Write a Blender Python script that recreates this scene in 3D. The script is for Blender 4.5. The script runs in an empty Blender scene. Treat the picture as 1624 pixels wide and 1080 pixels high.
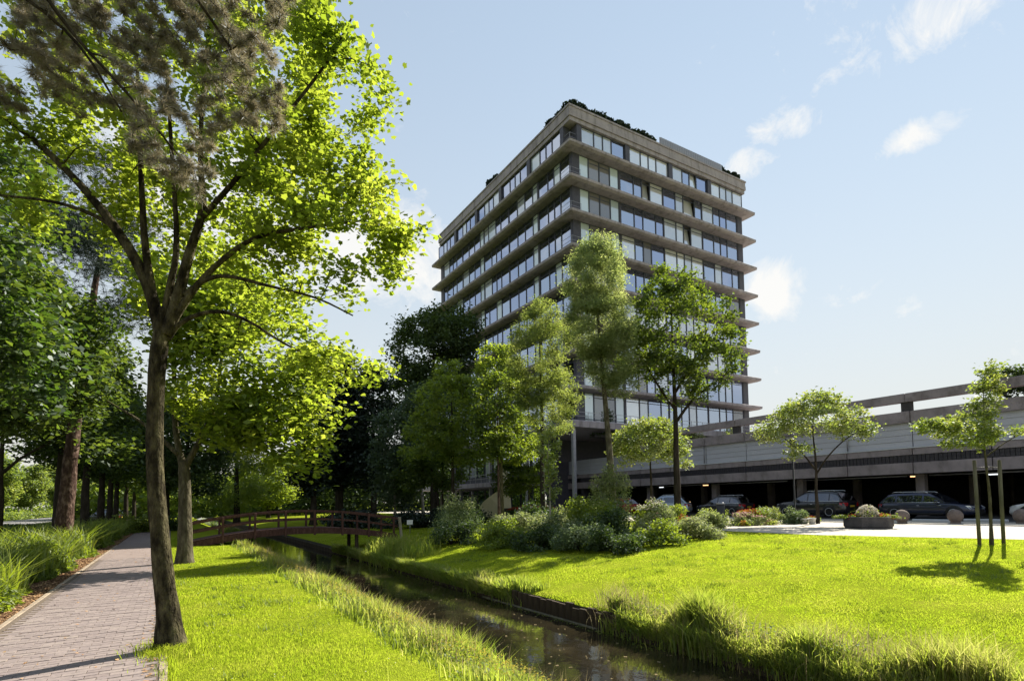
import bpy, math, random
import numpy as np
from mathutils import Vector, Matrix

S = bpy.context.scene
COL = S.collection
R_ = math.radians

# ------------------------------------------------------------------ camera
# world frame: +Y runs along the canal and the path, +X across the canal towards the tower
cam_d = bpy.data.cameras.new('camera'); cam = bpy.data.objects.new('camera', cam_d); COL.objects.link(cam)
cam_d.sensor_width = 36.0; cam_d.lens = 885.0 / 1624.0 * 36.0
cam_d.shift_y = 211.0 / 1624.0
cam_d.clip_start = 0.05; cam_d.clip_end = 6000
cam.location = (0, 0, 1.65)
cam.rotation_mode = 'XYZ'
cam.matrix_world = Matrix.Translation((0, 0, 1.65)) @ Matrix.Rotation(R_(-31.4), 4, 'Z') @ Matrix.Rotation(R_(92.85), 4, 'X') @ Matrix.Rotation(R_(-0.95), 4, 'Z')
S.camera = cam

# ------------------------------------------------------------------ light
SUN_AZ = 73.0      # degrees clockwise from +Y
SUN_EL = 38.0
sd = Vector((math.sin(R_(SUN_AZ)) * math.cos(R_(SUN_EL)), math.cos(R_(SUN_AZ)) * math.cos(R_(SUN_EL)), math.sin(R_(SUN_EL))))
sun_d = bpy.data.lights.new('sun', 'SUN'); sun_d.energy = 4.3; sun_d.angle = R_(0.5); sun_d.color = (1.0, 0.93, 0.80)
sun = bpy.data.objects.new('sun', sun_d); COL.objects.link(sun)
sun.rotation_mode = 'QUATERNION'; sun.rotation_quaternion = sd.to_track_quat('Z', 'Y'); sun.location = (60, 20, 60)

W = bpy.data.worlds.new('World'); S.world = W; W.use_nodes = True
wt = W.node_tree; wt.nodes.clear()
def wn(t, **k):
    n = wt.nodes.new(t)
    for a, b in k.items(): setattr(n, a, b)
    return n
wout = wn('ShaderNodeOutputWorld'); bg = wn('ShaderNodeBackground'); sky = wn('ShaderNodeTexSky')
sky.sky_type = 'NISHITA'; sky.sun_disc = False; sky.sun_elevation = R_(SUN_EL); sky.sun_rotation = R_(SUN_AZ)
sky.air_density = 1.0; sky.dust_density = 0.0; sky.ozone_density = 1.0; sky.altitude = 10
bg.inputs['Strength'].default_value = 0.125
tc = wn('ShaderNodeTexCoord')
nz = wn('ShaderNodeTexNoise'); nz.inputs['Scale'].default_value = 17.0; nz.inputs['Detail'].default_value = 9; nz.inputs['Roughness'].default_value = 0.66; nz.inputs['Distortion'].default_value = 0.5
wt.links.new(tc.outputs['Generated'], nz.inputs['Vector'])
def wmath(op, a, b=None, c=None, clamp=False):
    n = wn('ShaderNodeMath', operation=op); n.use_clamp = clamp
    for i, v in enumerate((a, b, c)):
        if v is None: continue
        if isinstance(v, (int, float)): n.inputs[i].default_value = v
        else: wt.links.new(v, n.inputs[i])
    return n.outputs[0]
def wdot(v):
    n = wn('ShaderNodeVectorMath', operation='DOT_PRODUCT'); wt.links.new(tc.outputs['Generated'], n.inputs[0]); n.inputs[1].default_value = v
    return n.outputs['Value']
# fair weather clouds, broad ones behind the camera added for fill light: direction, half width, half height, strength
CL = [((.727, .447, .521), .042, .021, .95), ((.715, .500, .488), .044, .022, .85), ((.825, .319, .466), .052, .020, 1.1),
      ((.797, .512, .320), .048, .044, 1.2), ((.850, .430, .300), .09, .016, .5), ((.892, .364, .266), .05, .02, .6), ((.769, .298, .566), .13, .040, .6),
      ((.70, .36, .62), .12, .03, .35), ((.245, .881, .405), .20, .085, 1.2), ((.05, .90, .43), .22, .12, 1.0), ((.45, .85, .26), .2, .03, .5),
      ((-.5, .7, .5), .3, .12, 1.0), ((-.6, -.6, .5), .3, .12, 1.1), ((.3, -.8, .5), .3, .12, 1.0), ((.9, -.35, .3), .3, .06, .9), ((-.95, .1, .3), .3, .08, .9),
      ((-.2, -.9, .35), .35, .1, 1.2), ((.75, -.6, .25), .3, .08, 1.0)]
mx = None
for (c, a, b, s) in CL:
    c = Vector(c).normalized(); r = c.cross(Vector((0, 0, 1))).normalized(); u = r.cross(c).normalized()
    du = wmath('DIVIDE', wdot(r), a); dv = wmath('DIVIDE', wdot(u), b)
    q = wmath('ADD', wmath('MULTIPLY', du, du), wmath('MULTIPLY', dv, dv))
    m = wmath('MULTIPLY', wmath('SUBTRACT', 1.0, wmath('MULTIPLY', q, 0.5), clamp=True), s)
    m = wmath('MULTIPLY', m, wmath('GREATER_THAN', wdot(c), 0.0))
    mx = m if mx is None else wmath('MAXIMUM', mx, m)
t_ = wmath('MULTIPLY', wmath('SUBTRACT', wmath('ADD', mx, wmath('MULTIPLY', nz.outputs['Fac'], 2.6)), 1.75), 1.5, clamp=True)
mask = wmath('MULTIPLY', t_, 0.85)
sepz = wdot((0, 0, 1))
# milky veil that thickens towards the horizon
veil = wmath('MULTIPLY', wmath('POWER', wmath('SUBTRACT', 1.0, wmath('ABSOLUTE', sepz), clamp=True), 2.8), 0.88)
veil = wmath('ADD', veil, 0.10)
mixv = wn('ShaderNodeMix', data_type='RGBA'); mixc = wn('ShaderNodeMix', data_type='RGBA')
hsv = wn('ShaderNodeHueSaturation'); hsv.inputs['Saturation'].default_value = 0.86; hsv.inputs['Value'].default_value = 0.86
wt.links.new(sky.outputs[0], hsv.inputs['Color'])
mixv.inputs[7].default_value = (2.36, 2.26, 1.98, 1); wt.links.new(veil, mixv.inputs[0])
pass
# the sky's wide brightness range is compressed evenly, everywhere alike
cden = wn('ShaderNodeVectorMath', operation='MULTIPLY_ADD'); cden.inputs[1].default_value = (1 / 2.0, 1 / 2.6, 1 / 3.6); cden.inputs[2].default_value = (1, 1, 1); wt.links.new(hsv.outputs[0], cden.inputs[0])
capn = wn('ShaderNodeVectorMath', operation='DIVIDE'); wt.links.new(hsv.outputs[0], capn.inputs[0]); wt.links.new(cden.outputs[0], capn.inputs[1])
gain = wn('ShaderNodeVectorMath', operation='MULTIPLY'); gain.inputs[1].default_value = (1.45, 1.43, 1.30); wt.links.new(capn.outputs[0], gain.inputs[0]); wt.links.new(gain.outputs[0], mixv.inputs[6]); wt.links.new(mixv.outputs[2], mixc.inputs[6]); mixc.inputs[7].default_value = (2.9, 2.84, 2.72, 1); wt.links.new(mask, mixc.inputs[0])
wt.links.new(mixc.outputs[2], bg.inputs['Color']); wt.links.new(bg.outputs[0], wout.inputs['Surface'])

S.view_settings.view_transform = 'Standard'; S.view_settings.look = 'None'; S.view_settings.gamma = 1.0
S.view_settings.use_curve_mapping = False
S.view_settings.exposure = 1.50
S.render.engine = 'CYCLES'
S.cycles.use_denoising = True
S.cycles.max_bounces = 8; S.cycles.diffuse_bounces = 5; S.cycles.glossy_bounces = 3; S.cycles.transmission_bounces = 4; S.cycles.transparent_max_bounces = 12
S.cycles.caustics_reflective = False; S.cycles.caustics_refractive = False
S.cycles.sample_clamp_indirect = 6.0

# ------------------------------------------------------------------ materials
def newmat(name):
    m = bpy.data.materials.new(name); m.use_nodes = True; nt = m.node_tree; nt.nodes.clear()
    out = nt.nodes.new('ShaderNodeOutputMaterial'); return m, nt, out
def nd(nt, t, **k):
    n = nt.nodes.new(t)
    for a, b in k.items(): setattr(n, a, b)
    return n
def ramp(nt, fac, cols):
    r = nd(nt, 'ShaderNodeValToRGB'); e = r.color_ramp.elements
    while len(e) < len(cols): e.new(0.5)
    for i, (p, c) in enumerate(cols):
        e[i].position = p; e[i].color = (*c, 1)
    nt.links.new(fac, r.inputs['Fac']); return r.outputs['Color']
def surf(name, cols, scale=3.0, rough=0.8, bump=0.0, bscale=None, stretch=(1, 1, 1), spec=0.3, metal=0.0, detail=6, wear=None):
    m, nt, out = newmat(name)
    tcx = nd(nt, 'ShaderNodeTexCoord'); mp = nd(nt, 'ShaderNodeMapping'); mp.inputs['Scale'].default_value = stretch
    nt.links.new(tcx.outputs['Object'], mp.inputs['Vector'])
    n = nd(nt, 'ShaderNodeTexNoise'); n.inputs['Scale'].default_value = scale; n.inputs['Detail'].default_value = detail; n.inputs['Roughness'].default_value = 0.65
    nt.links.new(mp.outputs[0], n.inputs['Vector'])
    k = len(cols); c = ramp(nt, n.outputs['Fac'], [(0.3 + 0.4 * i / max(1, k - 1), cc) for i, cc in enumerate(cols)])
    b = nd(nt, 'ShaderNodeBsdfPrincipled'); b.inputs['Roughness'].default_value = rough; b.inputs['Specular IOR Level'].default_value = spec; b.inputs['Metallic'].default_value = metal
    if wear:
        m3 = nd(nt, 'ShaderNodeMapping'); m3.inputs['Scale'].default_value = wear; nt.links.new(tcx.outputs['Object'], m3.inputs['Vector'])
        n4 = nd(nt, 'ShaderNodeTexNoise'); n4.inputs['Scale'].default_value = 1.0; n4.inputs['Detail'].default_value = 8; n4.inputs['Roughness'].default_value = .7; nt.links.new(m3.outputs[0], n4.inputs['Vector'])
        mw = nd(nt, 'ShaderNodeMix', data_type='RGBA', blend_type='MULTIPLY'); mw.inputs[0].default_value = 1.0
        nt.links.new(c, mw.inputs[6]); nt.links.new(ramp(nt, n4.outputs['Fac'], [(.34, (.62, .60, .57)), (.5, (.98, .98, .98)), (.66, (1.10, 1.09, 1.08))]), mw.inputs[7]); c = mw.outputs[2]
    nt.links.new(c, b.inputs['Base Color'])
    if bump:
        n2 = nd(nt, 'ShaderNodeTexNoise'); n2.inputs['Scale'].default_value = bscale or scale * 6; n2.inputs['Detail'].default_value = 5
        nt.links.new(mp.outputs[0], n2.inputs['Vector'])
        bp = nd(nt, 'ShaderNodeBump'); bp.inputs['Strength'].default_value = bump; bp.inputs['Distance'].default_value = 0.05
        nt.links.new(n2.outputs['Fac'], bp.inputs['Height']); nt.links.new(bp.outputs[0], b.inputs['Normal'])
    nt.links.new(b.outputs[0], out.inputs[0]); return m
def island_surf(name, cols, rough=0.85, nscale=30.0):
    """colour picked per loose piece (bricks, planks, stones)"""
    m, nt, out = newmat(name)
    g = nd(nt, 'ShaderNodeNewGeometry'); oi = nd(nt, 'ShaderNodeObjectInfo')
    ad = nd(nt, 'ShaderNodeMath', operation='ADD'); nt.links.new(g.outputs['Random Per Island'], ad.inputs[0]); nt.links.new(oi.outputs['Random'], ad.inputs[1])
    fr = nd(nt, 'ShaderNodeMath', operation='FRACT'); nt.links.new(ad.outputs[0], fr.inputs[0])
    c = ramp(nt, fr.outputs[0], [(i / (len(cols) - 1), cc) for i, cc in enumerate(cols)])
    tcx = nd(nt, 'ShaderNodeTexCoord'); n = nd(nt, 'ShaderNodeTexNoise'); n.inputs['Scale'].default_value = nscale; n.inputs['Detail'].default_value = 5
    nt.links.new(g.outputs['Position'], n.inputs['Vector'])
    mixn = nd(nt, 'ShaderNodeMix', data_type='RGBA', blend_type='MULTIPLY'); mixn.inputs[0].default_value = 0.6
    nt.links.new(c, mixn.inputs[6]); nt.links.new(ramp(nt, n.outputs['Fac'], [(0.25, (.55, .55, .55)), (0.75, (1.25, 1.2, 1.15))]), mixn.inputs[7])
    b = nd(nt, 'ShaderNodeBsdfPrincipled'); b.inputs['Roughness'].default_value = rough; b.inputs['Specular IOR Level'].default_value = 0.2
    nt.links.new(mixn.outputs[2], b.inputs['Base Color']); nt.links.new(b.outputs[0], out.inputs[0]); return m
def leafmat(name, cols, tcols, trans=0.5, gloss=0.04, cs=0.6):
    """leaf: diffuse + light shining through, colour varies per leaf and in large clumps"""
    m, nt, out = newmat(name)
    g = nd(nt, 'ShaderNodeNewGeometry'); n = nd(nt, 'ShaderNodeTexNoise'); n.inputs['Scale'].default_value = cs; n.inputs['Detail'].default_value = 3
    nt.links.new(g.outputs['Position'], n.inputs['Vector'])
    m1 = nd(nt, 'ShaderNodeMath', operation='MULTIPLY_ADD'); nt.links.new(g.outputs['Random Per Island'], m1.inputs[0]); m1.inputs[1].default_value = 0.55
    m0 = nd(nt, 'ShaderNodeMath', operation='MULTIPLY_ADD'); nt.links.new(n.outputs['Fac'], m0.inputs[0]); m0.inputs[1].default_value = 1.3; m0.inputs[2].default_value = -0.42
    nt.links.new(m0.outputs[0], m1.inputs[2])
    k = len(cols)
    c = ramp(nt, m1.outputs[0], [(i / (k - 1), cc) for i, cc in enumerate(cols)]); tcol = ramp(nt, m1.outputs[0], [(i / (len(tcols) - 1), cc) for i, cc in enumerate(tcols)])
    d = nd(nt, 'ShaderNodeBsdfDiffuse'); t = nd(nt, 'ShaderNodeBsdfTranslucent'); mx_ = nd(nt, 'ShaderNodeMixShader'); mx_.inputs[0].default_value = trans
    nt.links.new(c, d.inputs[0]); nt.links.new(tcol, t.inputs[0]); nt.links.new(d.outputs[0], mx_.inputs[1]); nt.links.new(t.outputs[0], mx_.inputs[2])
    last = mx_.outputs[0]
    if gloss:
        gl = nd(nt, 'ShaderNodeBsdfGlossy'); gl.inputs['Roughness'].default_value = 0.6; gl.inputs[0].default_value = (.9, .95, 1, 1)
        m2 = nd(nt, 'ShaderNodeMixShader'); m2.inputs[0].default_value = gloss; nt.links.new(last, m2.inputs[1]); nt.links.new(gl.outputs[0], m2.inputs[2]); last = m2.outputs[0]
    nt.links.new(last, out.inputs[0]); return m
def glassmat(name, tint, refl, tcol=(.25, .3, .36), alpha=0.5, rough=0.015):
    """window glass: see-through, with a reflective coating"""
    m, nt, out = newmat(name)
    tr = nd(nt, 'ShaderNodeBsdfTransparent'); tr.inputs[0].default_value = (*tcol, 1)
    gl = nd(nt, 'ShaderNodeBsdfGlossy'); gl.inputs[0].default_value = (*tint, 1); gl.inputs['Roughness'].default_value = rough
    fr = nd(nt, 'ShaderNodeFresnel'); fr.inputs['IOR'].default_value = 1.5
    a = nd(nt, 'ShaderNodeMath', operation='ADD'); a.use_clamp = True; a.inputs[1].default_value = refl; nt.links.new(fr.outputs[0], a.inputs[0])
    mx_ = nd(nt, 'ShaderNodeMixShader'); nt.links.new(a.outputs[0], mx_.inputs[0]); nt.links.new(tr.outputs[0], mx_.inputs[1]); nt.links.new(gl.outputs[0], mx_.inputs[2])
    nt.links.new(mx_.outputs[0], out.inputs[0]); return m
def coatmat(name, col, refl, gcol=(.8, .88, 1), rough=0.03):
    m, nt, out = newmat(name)
    d = nd(nt, 'ShaderNodeBsdfDiffuse'); oi = nd(nt, 'ShaderNodeObjectInfo')
    c = ramp(nt, oi.outputs['Random'], [(0, tuple(v * .75 for v in col)), (1, tuple(min(.8, v * 1.15) for v in col))]); nt.links.new(c, d.inputs[0])
    gl = nd(nt, 'ShaderNodeBsdfGlossy'); gl.inputs[0].default_value = (*gcol, 1); gl.inputs['Roughness'].default_value = rough
    fr = nd(nt, 'ShaderNodeFresnel'); fr.inputs['IOR'].default_value = 1.5
    a = nd(nt, 'ShaderNodeMath', operation='ADD'); a.use_clamp = True; a.inputs[1].default_value = refl; nt.links.new(fr.outputs[0], a.inputs[0])
    mx_ = nd(nt, 'ShaderNodeMixShader'); nt.links.new(a.outputs[0], mx_.inputs[0]); nt.links.new(d.outputs[0], mx_.inputs[1]); nt.links.new(gl.outputs[0], mx_.inputs[2])
    nt.links.new(mx_.outputs[0], out.inputs[0]); return m
def paint(name, col, metal=0.3, rough=0.28):
    m, nt, out = newmat(name); b = nd(nt, 'ShaderNodeBsdfPrincipled'); b.inputs['Base Color'].default_value = (*col, 1)
    b.inputs['Metallic'].default_value = metal; b.inputs['Roughness'].default_value = rough; b.inputs['Coat Weight'].default_value = 0.8; b.inputs['Coat Roughness'].default_value = 0.05
    nt.links.new(b.outputs[0], out.inputs[0]); return m
def emit(name, col, s):
    m, nt, out = newmat(name); e = nd(nt, 'ShaderNodeEmission'); e.inputs[0].default_value = (*col, 1); e.inputs[1].default_value = s
    nt.links.new(e.outputs[0], out.inputs[0]); return m

M = {}
M['lawn'] = surf('lawn', [(.13, .17, .014), (.19, .23, .018), (.24, .26, .03)], 0.9, 1.0, 0.6, 60, spec=0.0, detail=9)
M['blade'] = leafmat('grass_blade', [(.10, .145, .018), (.165, .21, .022), (.205, .235, .035), (.28, .275, .065)], [(.27, .40, .02), (.41, .54, .026), (.48, .58, .04), (.58, .58, .10)], 0.60, 0.0, 1.3)
M['reed'] = leafmat('reed', [(.07, .11, .02), (.13, .17, .035), (.28, .25, .11)], [(.26, .40, .03), (.44, .52, .06), (.58, .54, .18)], 0.62, 0.02, 0.9)
M['straw'] = leafmat('straw', [(.22, .17, .09), (.34, .28, .16)], [(.3, .24, .12), (.42, .36, .2)], 0.4, 0)
M['yflower'] = leafmat('yellow_flower', [(.5, .40, .05), (.55, .42, .10)], [(.5, .40, .05), (.5, .42, .1)], 0.4, 0)
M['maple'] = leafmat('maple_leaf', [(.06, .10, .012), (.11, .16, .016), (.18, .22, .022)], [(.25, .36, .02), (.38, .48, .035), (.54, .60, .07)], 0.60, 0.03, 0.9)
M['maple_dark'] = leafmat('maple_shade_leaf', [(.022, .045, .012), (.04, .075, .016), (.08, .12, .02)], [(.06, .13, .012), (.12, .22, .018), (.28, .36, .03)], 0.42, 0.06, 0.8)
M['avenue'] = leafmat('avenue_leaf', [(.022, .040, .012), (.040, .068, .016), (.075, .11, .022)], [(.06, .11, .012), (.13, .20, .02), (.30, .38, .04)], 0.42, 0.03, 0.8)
M['park'] = leafmat('park_leaf', [(.055, .085, .018), (.095, .135, .024), (.15, .185, .04)], [(.20, .30, .02), (.34, .44, .03), (.50, .56, .06)], 0.54, 0.04, 0.8)
M['willow'] = leafmat('willow_leaf', [(.07, .105, .04), (.12, .155, .06), (.20, .225, .09)], [(.24, .34, .07), (.42, .50, .13), (.64, .66, .26)], 0.58, 0.06, 0.9)
M['park_dark'] = leafmat('park_dark_leaf', [(.030, .052, .012), (.058, .090, .018), (.11, .145, .03)], [(.10, .17, .014), (.20, .29, .02), (.36, .42, .04)], 0.46, 0.04, 1.0)
M['park2'] = leafmat('park_grey_leaf', [(.06, .09, .03), (.10, .135, .042), (.16, .19, .065)], [(.20, .29, .04), (.34, .42, .07), (.52, .56, .13)], 0.52, 0.04, 0.9)
M['gold'] = leafmat('golden_leaf', [(.09, .13, .02), (.15, .19, .028), (.26, .26, .06)], [(.22, .34, .03), (.36, .46, .05), (.50, .50, .12)], 0.45, 0.09, 1.2)
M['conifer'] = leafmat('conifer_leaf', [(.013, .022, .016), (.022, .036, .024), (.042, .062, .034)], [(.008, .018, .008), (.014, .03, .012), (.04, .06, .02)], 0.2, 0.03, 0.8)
M['darktree'] = leafmat('dark_leaf', [(.026, .045, .018), (.046, .074, .026), (.075, .11, .036)], [(.06, .11, .02), (.12, .19, .03), (.24, .31, .05)], 0.36, 0.03, 0.5)
M['birch_leaf'] = leafmat('birch_leaf', [(.030, .052, .026), (.05, .08, .036), (.08, .11, .05)], [(.06, .11, .03), (.12, .18, .05), (.2, .26, .08)], 0.35, 0.04, 0.5)
M['needle'] = leafmat('pine_needle', [(.08, .068, .042), (.20, .168, .115), (.36, .31, .23)], [(.14, .12, .065), (.28, .235, .14), (.42, .36, .22)], 0.45, 0.10, 3.0)
M['wood_leaf'] = leafmat('woodland_leaf', [(.06, .10, .02), (.11, .16, .03), (.19, .22, .05)], [(.20, .32, .03), (.34, .44, .05), (.50, .54, .12)], 0.5, 0.03, 0.25)
M['shrub_dark'] = leafmat('dark_shrub_leaf', [(.026, .044, .016), (.044, .072, .022), (.08, .115, .032)], [(.05, .10, .015), (.10, .17, .02), (.20, .28, .04)], 0.3, 0.03, 1.5)
M['shrub_mid'] = leafmat('shrub_leaf', [(.06, .09, .015), (.11, .15, .022), (.19, .22, .045)], [(.20, .30, .015), (.34, .45, .025), (.50, .56, .06)], 0.42, 0.03, 1.4)
M['shrub_pale'] = leafmat('pale_shrub_leaf', [(.12, .15, .05), (.22, .24, .10), (.38, .37, .20)], [(.20, .28, .05), (.34, .40, .12), (.46, .48, .24)], 0.4, 0.03, 1.5)
M['shrub_grey'] = leafmat('grey_shrub_leaf', [(.065, .10, .045), (.11, .15, .07), (.19, .23, .12)], [(.12, .20, .05), (.22, .31, .09), (.34, .40, .17)], 0.35, 0.03, 1.5)
M['lilac'] = leafmat('white_flower', [(.62, .58, .48), (.72, .68, .58)], [(.5, .48, .38), (.6, .55, .48)], 0.3, 0)
M['redflower'] = leafmat('red_flower', [(.42, .03, .02), (.55, .09, .05)], [(.45, .05, .03), (.5, .1, .06)], 0.3, 0)
M['pinkflower'] = leafmat('pink_flower', [(.55, .26, .26), (.62, .42, .40)], [(.5, .3, .3), (.5, .4, .4)], 0.3, 0)
M['bark'] = surf('maple_bark', [(.03, .026, .018), (.085, .074, .048), (.17, .155, .105)], 8, 0.95, 1.0, 26, (1, 1, .35), spec=0.1)
M['moss_bark'] = surf('mossy_bark', [(.008, .007, .005), (.024, .020, .013), (.075, .065, .038), (.15, .135, .075)], 9, 0.95, 1.0, 34, (1, 1, .42), spec=0.05, detail=12)
M['dark_bark'] = surf('dark_bark', [(.014, .011, .009), (.035, .029, .022), (.06, .05, .04)], 5, 0.95, 1.0, 22, (1, 1, .3), spec=0.08)
M['pine_bark'] = surf('pine_bark', [(.02, .012, .010), (.065, .040, .031), (.20, .14, .11)], 7, 0.95, 1.0, 16, (1, 1, .5), spec=0.1)
M['pale_bark'] = surf('pale_bark', [(.13, .12, .10), (.30, .27, .24), (.42, .40, .36)], 6, 0.9, 0.6, 20, (1, 1, .3), spec=0.1)
M['brick'] = island_surf('path_brick', [(.215, .177, .172), (.25, .21, .203), (.228, .19, .186), (.262, .22, .21), (.22, .184, .182), (.285, .242, .225)])
M['kerb'] = island_surf('kerb_stone', [(.26, .21, .17), (.34, .28, .21), (.29, .24, .19)])
M['joint'] = surf('path_joint_sand', [(.13, .105, .085), (.19, .155, .125)], 14, 1, 0.4, 80, spec=0)
M['pathfar'] = surf('far_path', [(.215, .175, .16), (.25, .205, .19), (.28, .232, .212)], 3, 1, 0.4, 60, spec=0, stretch=(.6, 1.5, 1))
M['soil'] = surf('leaf_litter', [(.045, .028, .018), (.13, .075, .045), (.26, .165, .10)], 9, 1, 0.8, 60, spec=0, detail=9)
M['wfloor'] = surf('woodland_floor', [(.02, .03, .01), (.04, .055, .015), (.085, .10, .03)], 0.8, 1, 0.6, 30, spec=0, detail=9)
M['plaza'] = surf('plaza_paving', [(.40, .36, .31), (.47, .43, .37), (.52, .48, .42)], 1.5, 0.95, 0.15, 30, spec=0.1)
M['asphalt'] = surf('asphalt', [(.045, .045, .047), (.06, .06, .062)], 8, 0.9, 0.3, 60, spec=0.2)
M['road'] = surf('road_asphalt', [(.16, .16, .16), (.22, .21, .21)], 4, 0.9, 0.2, 60, spec=0.2)
M['concrete'] = surf('brown_concrete', [(.27, .243, .268), (.315, .284, .31), (.355, .32, .345)], 0.9, 0.9, 0.35, 14, spec=0.2, detail=10, wear=(1.6, 1.6, .25))
M['concrete_soffit'] = surf('soffit_concrete', [(.20, .175, .14), (.26, .225, .18)], 0.8, 0.95, 0.2, 10, spec=0.1)
M['conc_panel'] = surf('garage_concrete', [(.205, .178, .19), (.245, .215, .228), (.285, .25, .262)], 1.1, 0.9, 0.4, 18, spec=0.2, detail=10, wear=(.8, .9, .5))
M['cement'] = surf('bright_panel', [(.37, .38, .44), (.42, .43, .49)], 0.7, 0.6, 0.05, 10, (1, 1, 4), spec=0.4)
M['ledge'] = surf('pale_ledge', [(.42, .44, .47), (.52, .54, .57)], 2, 0.6, spec=0.3)
M['black_tile'] = surf('dark_tile', [(.02, .018, .026), (.04, .036, .048)], 6, 0.5, 0.1, 20, spec=0.4)
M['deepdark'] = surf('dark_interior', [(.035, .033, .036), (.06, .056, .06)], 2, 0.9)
M['facade_dark'] = surf('dark_facade_metal', [(.045, .045, .066), (.07, .068, .092)], 3, 0.55, spec=0.4)
M['winframe'] = surf('window_frame_metal', [(.04, .045, .07), (.06, .066, .095)], 6, 0.5, spec=0.4)
M['glass'] = glassmat('clear_glass', (.72, .82, 1.0), 0.52, (.50, .54, .60))
M['glass_blue'] = glassmat('blue_glass', (.66, .76, 1.0), 0.50, (.30, .36, .48))
M['pane_pale'] = coatmat('pale_panel_glass', (.58, .67, .72), 0.22)
M['pane_blind'] = coatmat('blind_behind_glass', (.20, .185, .18), 0.12)
M['pane_curtain'] = coatmat('curtained_glass', (.50, .53, .60), 0.30)
M['pane_white'] = coatmat('white_curtain_glass', (.72, .71, .70), 0.40)  # white curtain behind the pane
M['car_glass'] = coatmat('car_glass', (.012, .014, .018), 0.10, (.75, .82, 1), 0.02)
M['steel'] = surf('railing_steel', [(.22, .22, .25), (.3, .3, .33)], 5, 0.4, spec=0.5, metal=0.4)
M['bridge_red'] = surf('bridge_wood', [(.05, .024, .019), (.085, .042, .034), (.13, .07, .055)], 3, 0.85, 0.4, 30, (4, 1, 1), spec=0.2)
M['old_wood'] = surf('weathered_wood', [(.16, .14, .11), (.28, .25, .20), (.38, .34, .28)], 5, 0.9, 0.5, 30, (1, 1, .2), spec=0.1)
M['stake'] = surf('stake_wood', [(.07, .065, .045), (.13, .12, .085), (.19, .17, .125)], 6, 0.9, 0.5, 30, (1, 1, .2), spec=0.1)
M['revet'] = surf('bank_timber', [(.018, .013, .009), (.05, .036, .024), (.09, .066, .045)], 4, 0.9, 0.7, 30, (1, 1, .2), spec=0.2)
M['bank'] = surf('bank_mud', [(.016, .014, .009), (.035, .03, .018), (.05, .05, .022)], 4, 0.9, 0.6, 20, spec=0.2)
M['planter'] = surf('planter_concrete', [(.05, .048, .05), (.075, .07, .072), (.10, .095, .095)], 4, 0.9, 0.4, 30, spec=0.2)
M['ball'] = surf('bollard_concrete', [(.12, .095, .085), (.17, .135, .12), (.21, .17, .15)], 5, 0.9, 0.3, 30, spec=0.2)
M['cream'] = surf('cream_render', [(.50, .44, .30), (.60, .53, .38)], 1.5, 0.85, 0.1, 20, (1, 1, .5))
M['white'] = surf('white_paint', [(.68, .68, .66), (.76, .76, .74)], 4, 0.5)
M['bin'] = surf('dark_bin', [(.016, .016, .018), (.035, .035, .038)], 6, 0.55, spec=0.4)
M['tyre'] = surf('tyre_rubber', [(.012, .012, .012), (.02, .02, .02)], 20, 0.9)
M['rim'] = paint('alloy_rim', (.45, .46, .48), 0.7, 0.35)
M['chrome'] = paint('bright_trim', (.60, .62, .65), 0.9, 0.2)
M['red_lamp'] = paint('red_lamp_plastic', (.38, .012, .015), 0.0, 0.2)
M['clear_lamp'] = paint('clear_lamp_plastic', (.62, .66, .70), 0.3, 0.12)
M['black_plastic'] = surf('black_plastic', [(.014, .014, .015), (.022, .022, .023)], 8, 0.6)
M['plate'] = paint('number_plate_yellow', (.55, .38, .03), 0, .4)
M['tube'] = emit('lit_tube', (1.0, .55, .25), 0.9)
M['tube_white'] = emit('lit_white_lamp', (.9, .95, 1.0), 0.7)
M['flagstone'] = surf('mat_grey', [(.2, .2, .2), (.25, .25, .25)], 3, .9)
M['terracotta'] = surf('terracotta', [(.30, .09, .05), (.38, .13, .07)], 5, .8)

# water: dark, glossy, gently rippled
def watermat():
    m, nt, out = newmat('canal_water')
    g = nd(nt, 'ShaderNodeNewGeometry'); mp = nd(nt, 'ShaderNodeMapping'); mp.inputs['Scale'].default_value = (1.0, .7, 1)
    nt.links.new(g.outputs['Position'], mp.inputs['Vector'])
    n = nd(nt, 'ShaderNodeTexNoise'); n.inputs['Scale'].default_value = 2.2; n.inputs['Detail'].default_value = 5; n.inputs['Roughness'].default_value = .55
    nt.links.new(mp.outputs[0], n.inputs['Vector'])
    bp = nd(nt, 'ShaderNodeBump'); bp.inputs['Strength'].default_value = 0.10; bp.inputs['Distance'].default_value = 0.05; nt.links.new(n.outputs['Fac'], bp.inputs['Height'])
    n3 = nd(nt, 'ShaderNodeTexNoise'); n3.inputs['Scale'].default_value = 1.1; n3.inputs['Detail'].default_value = 6; nt.links.new(g.outputs['Position'], n3.inputs['Vector'])
    c = ramp(nt, n3.outputs['Fac'], [(.35, (.010, .009, .006)), (.6, (.022, .018, .010)), (.74, (.045, .036, .020))])
    b = nd(nt, 'ShaderNodeBsdfPrincipled'); b.inputs['Roughness'].default_value = 0.02; b.inputs['IOR'].default_value = 1.33; b.inputs['Specular IOR Level'].default_value = 1.0
    nt.links.new(c, b.inputs['Base Color']); nt.links.new(bp.outputs[0], b.inputs['Normal']); nt.links.new(b.outputs[0], out.inputs[0]); return m
M['water'] = watermat()

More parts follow.
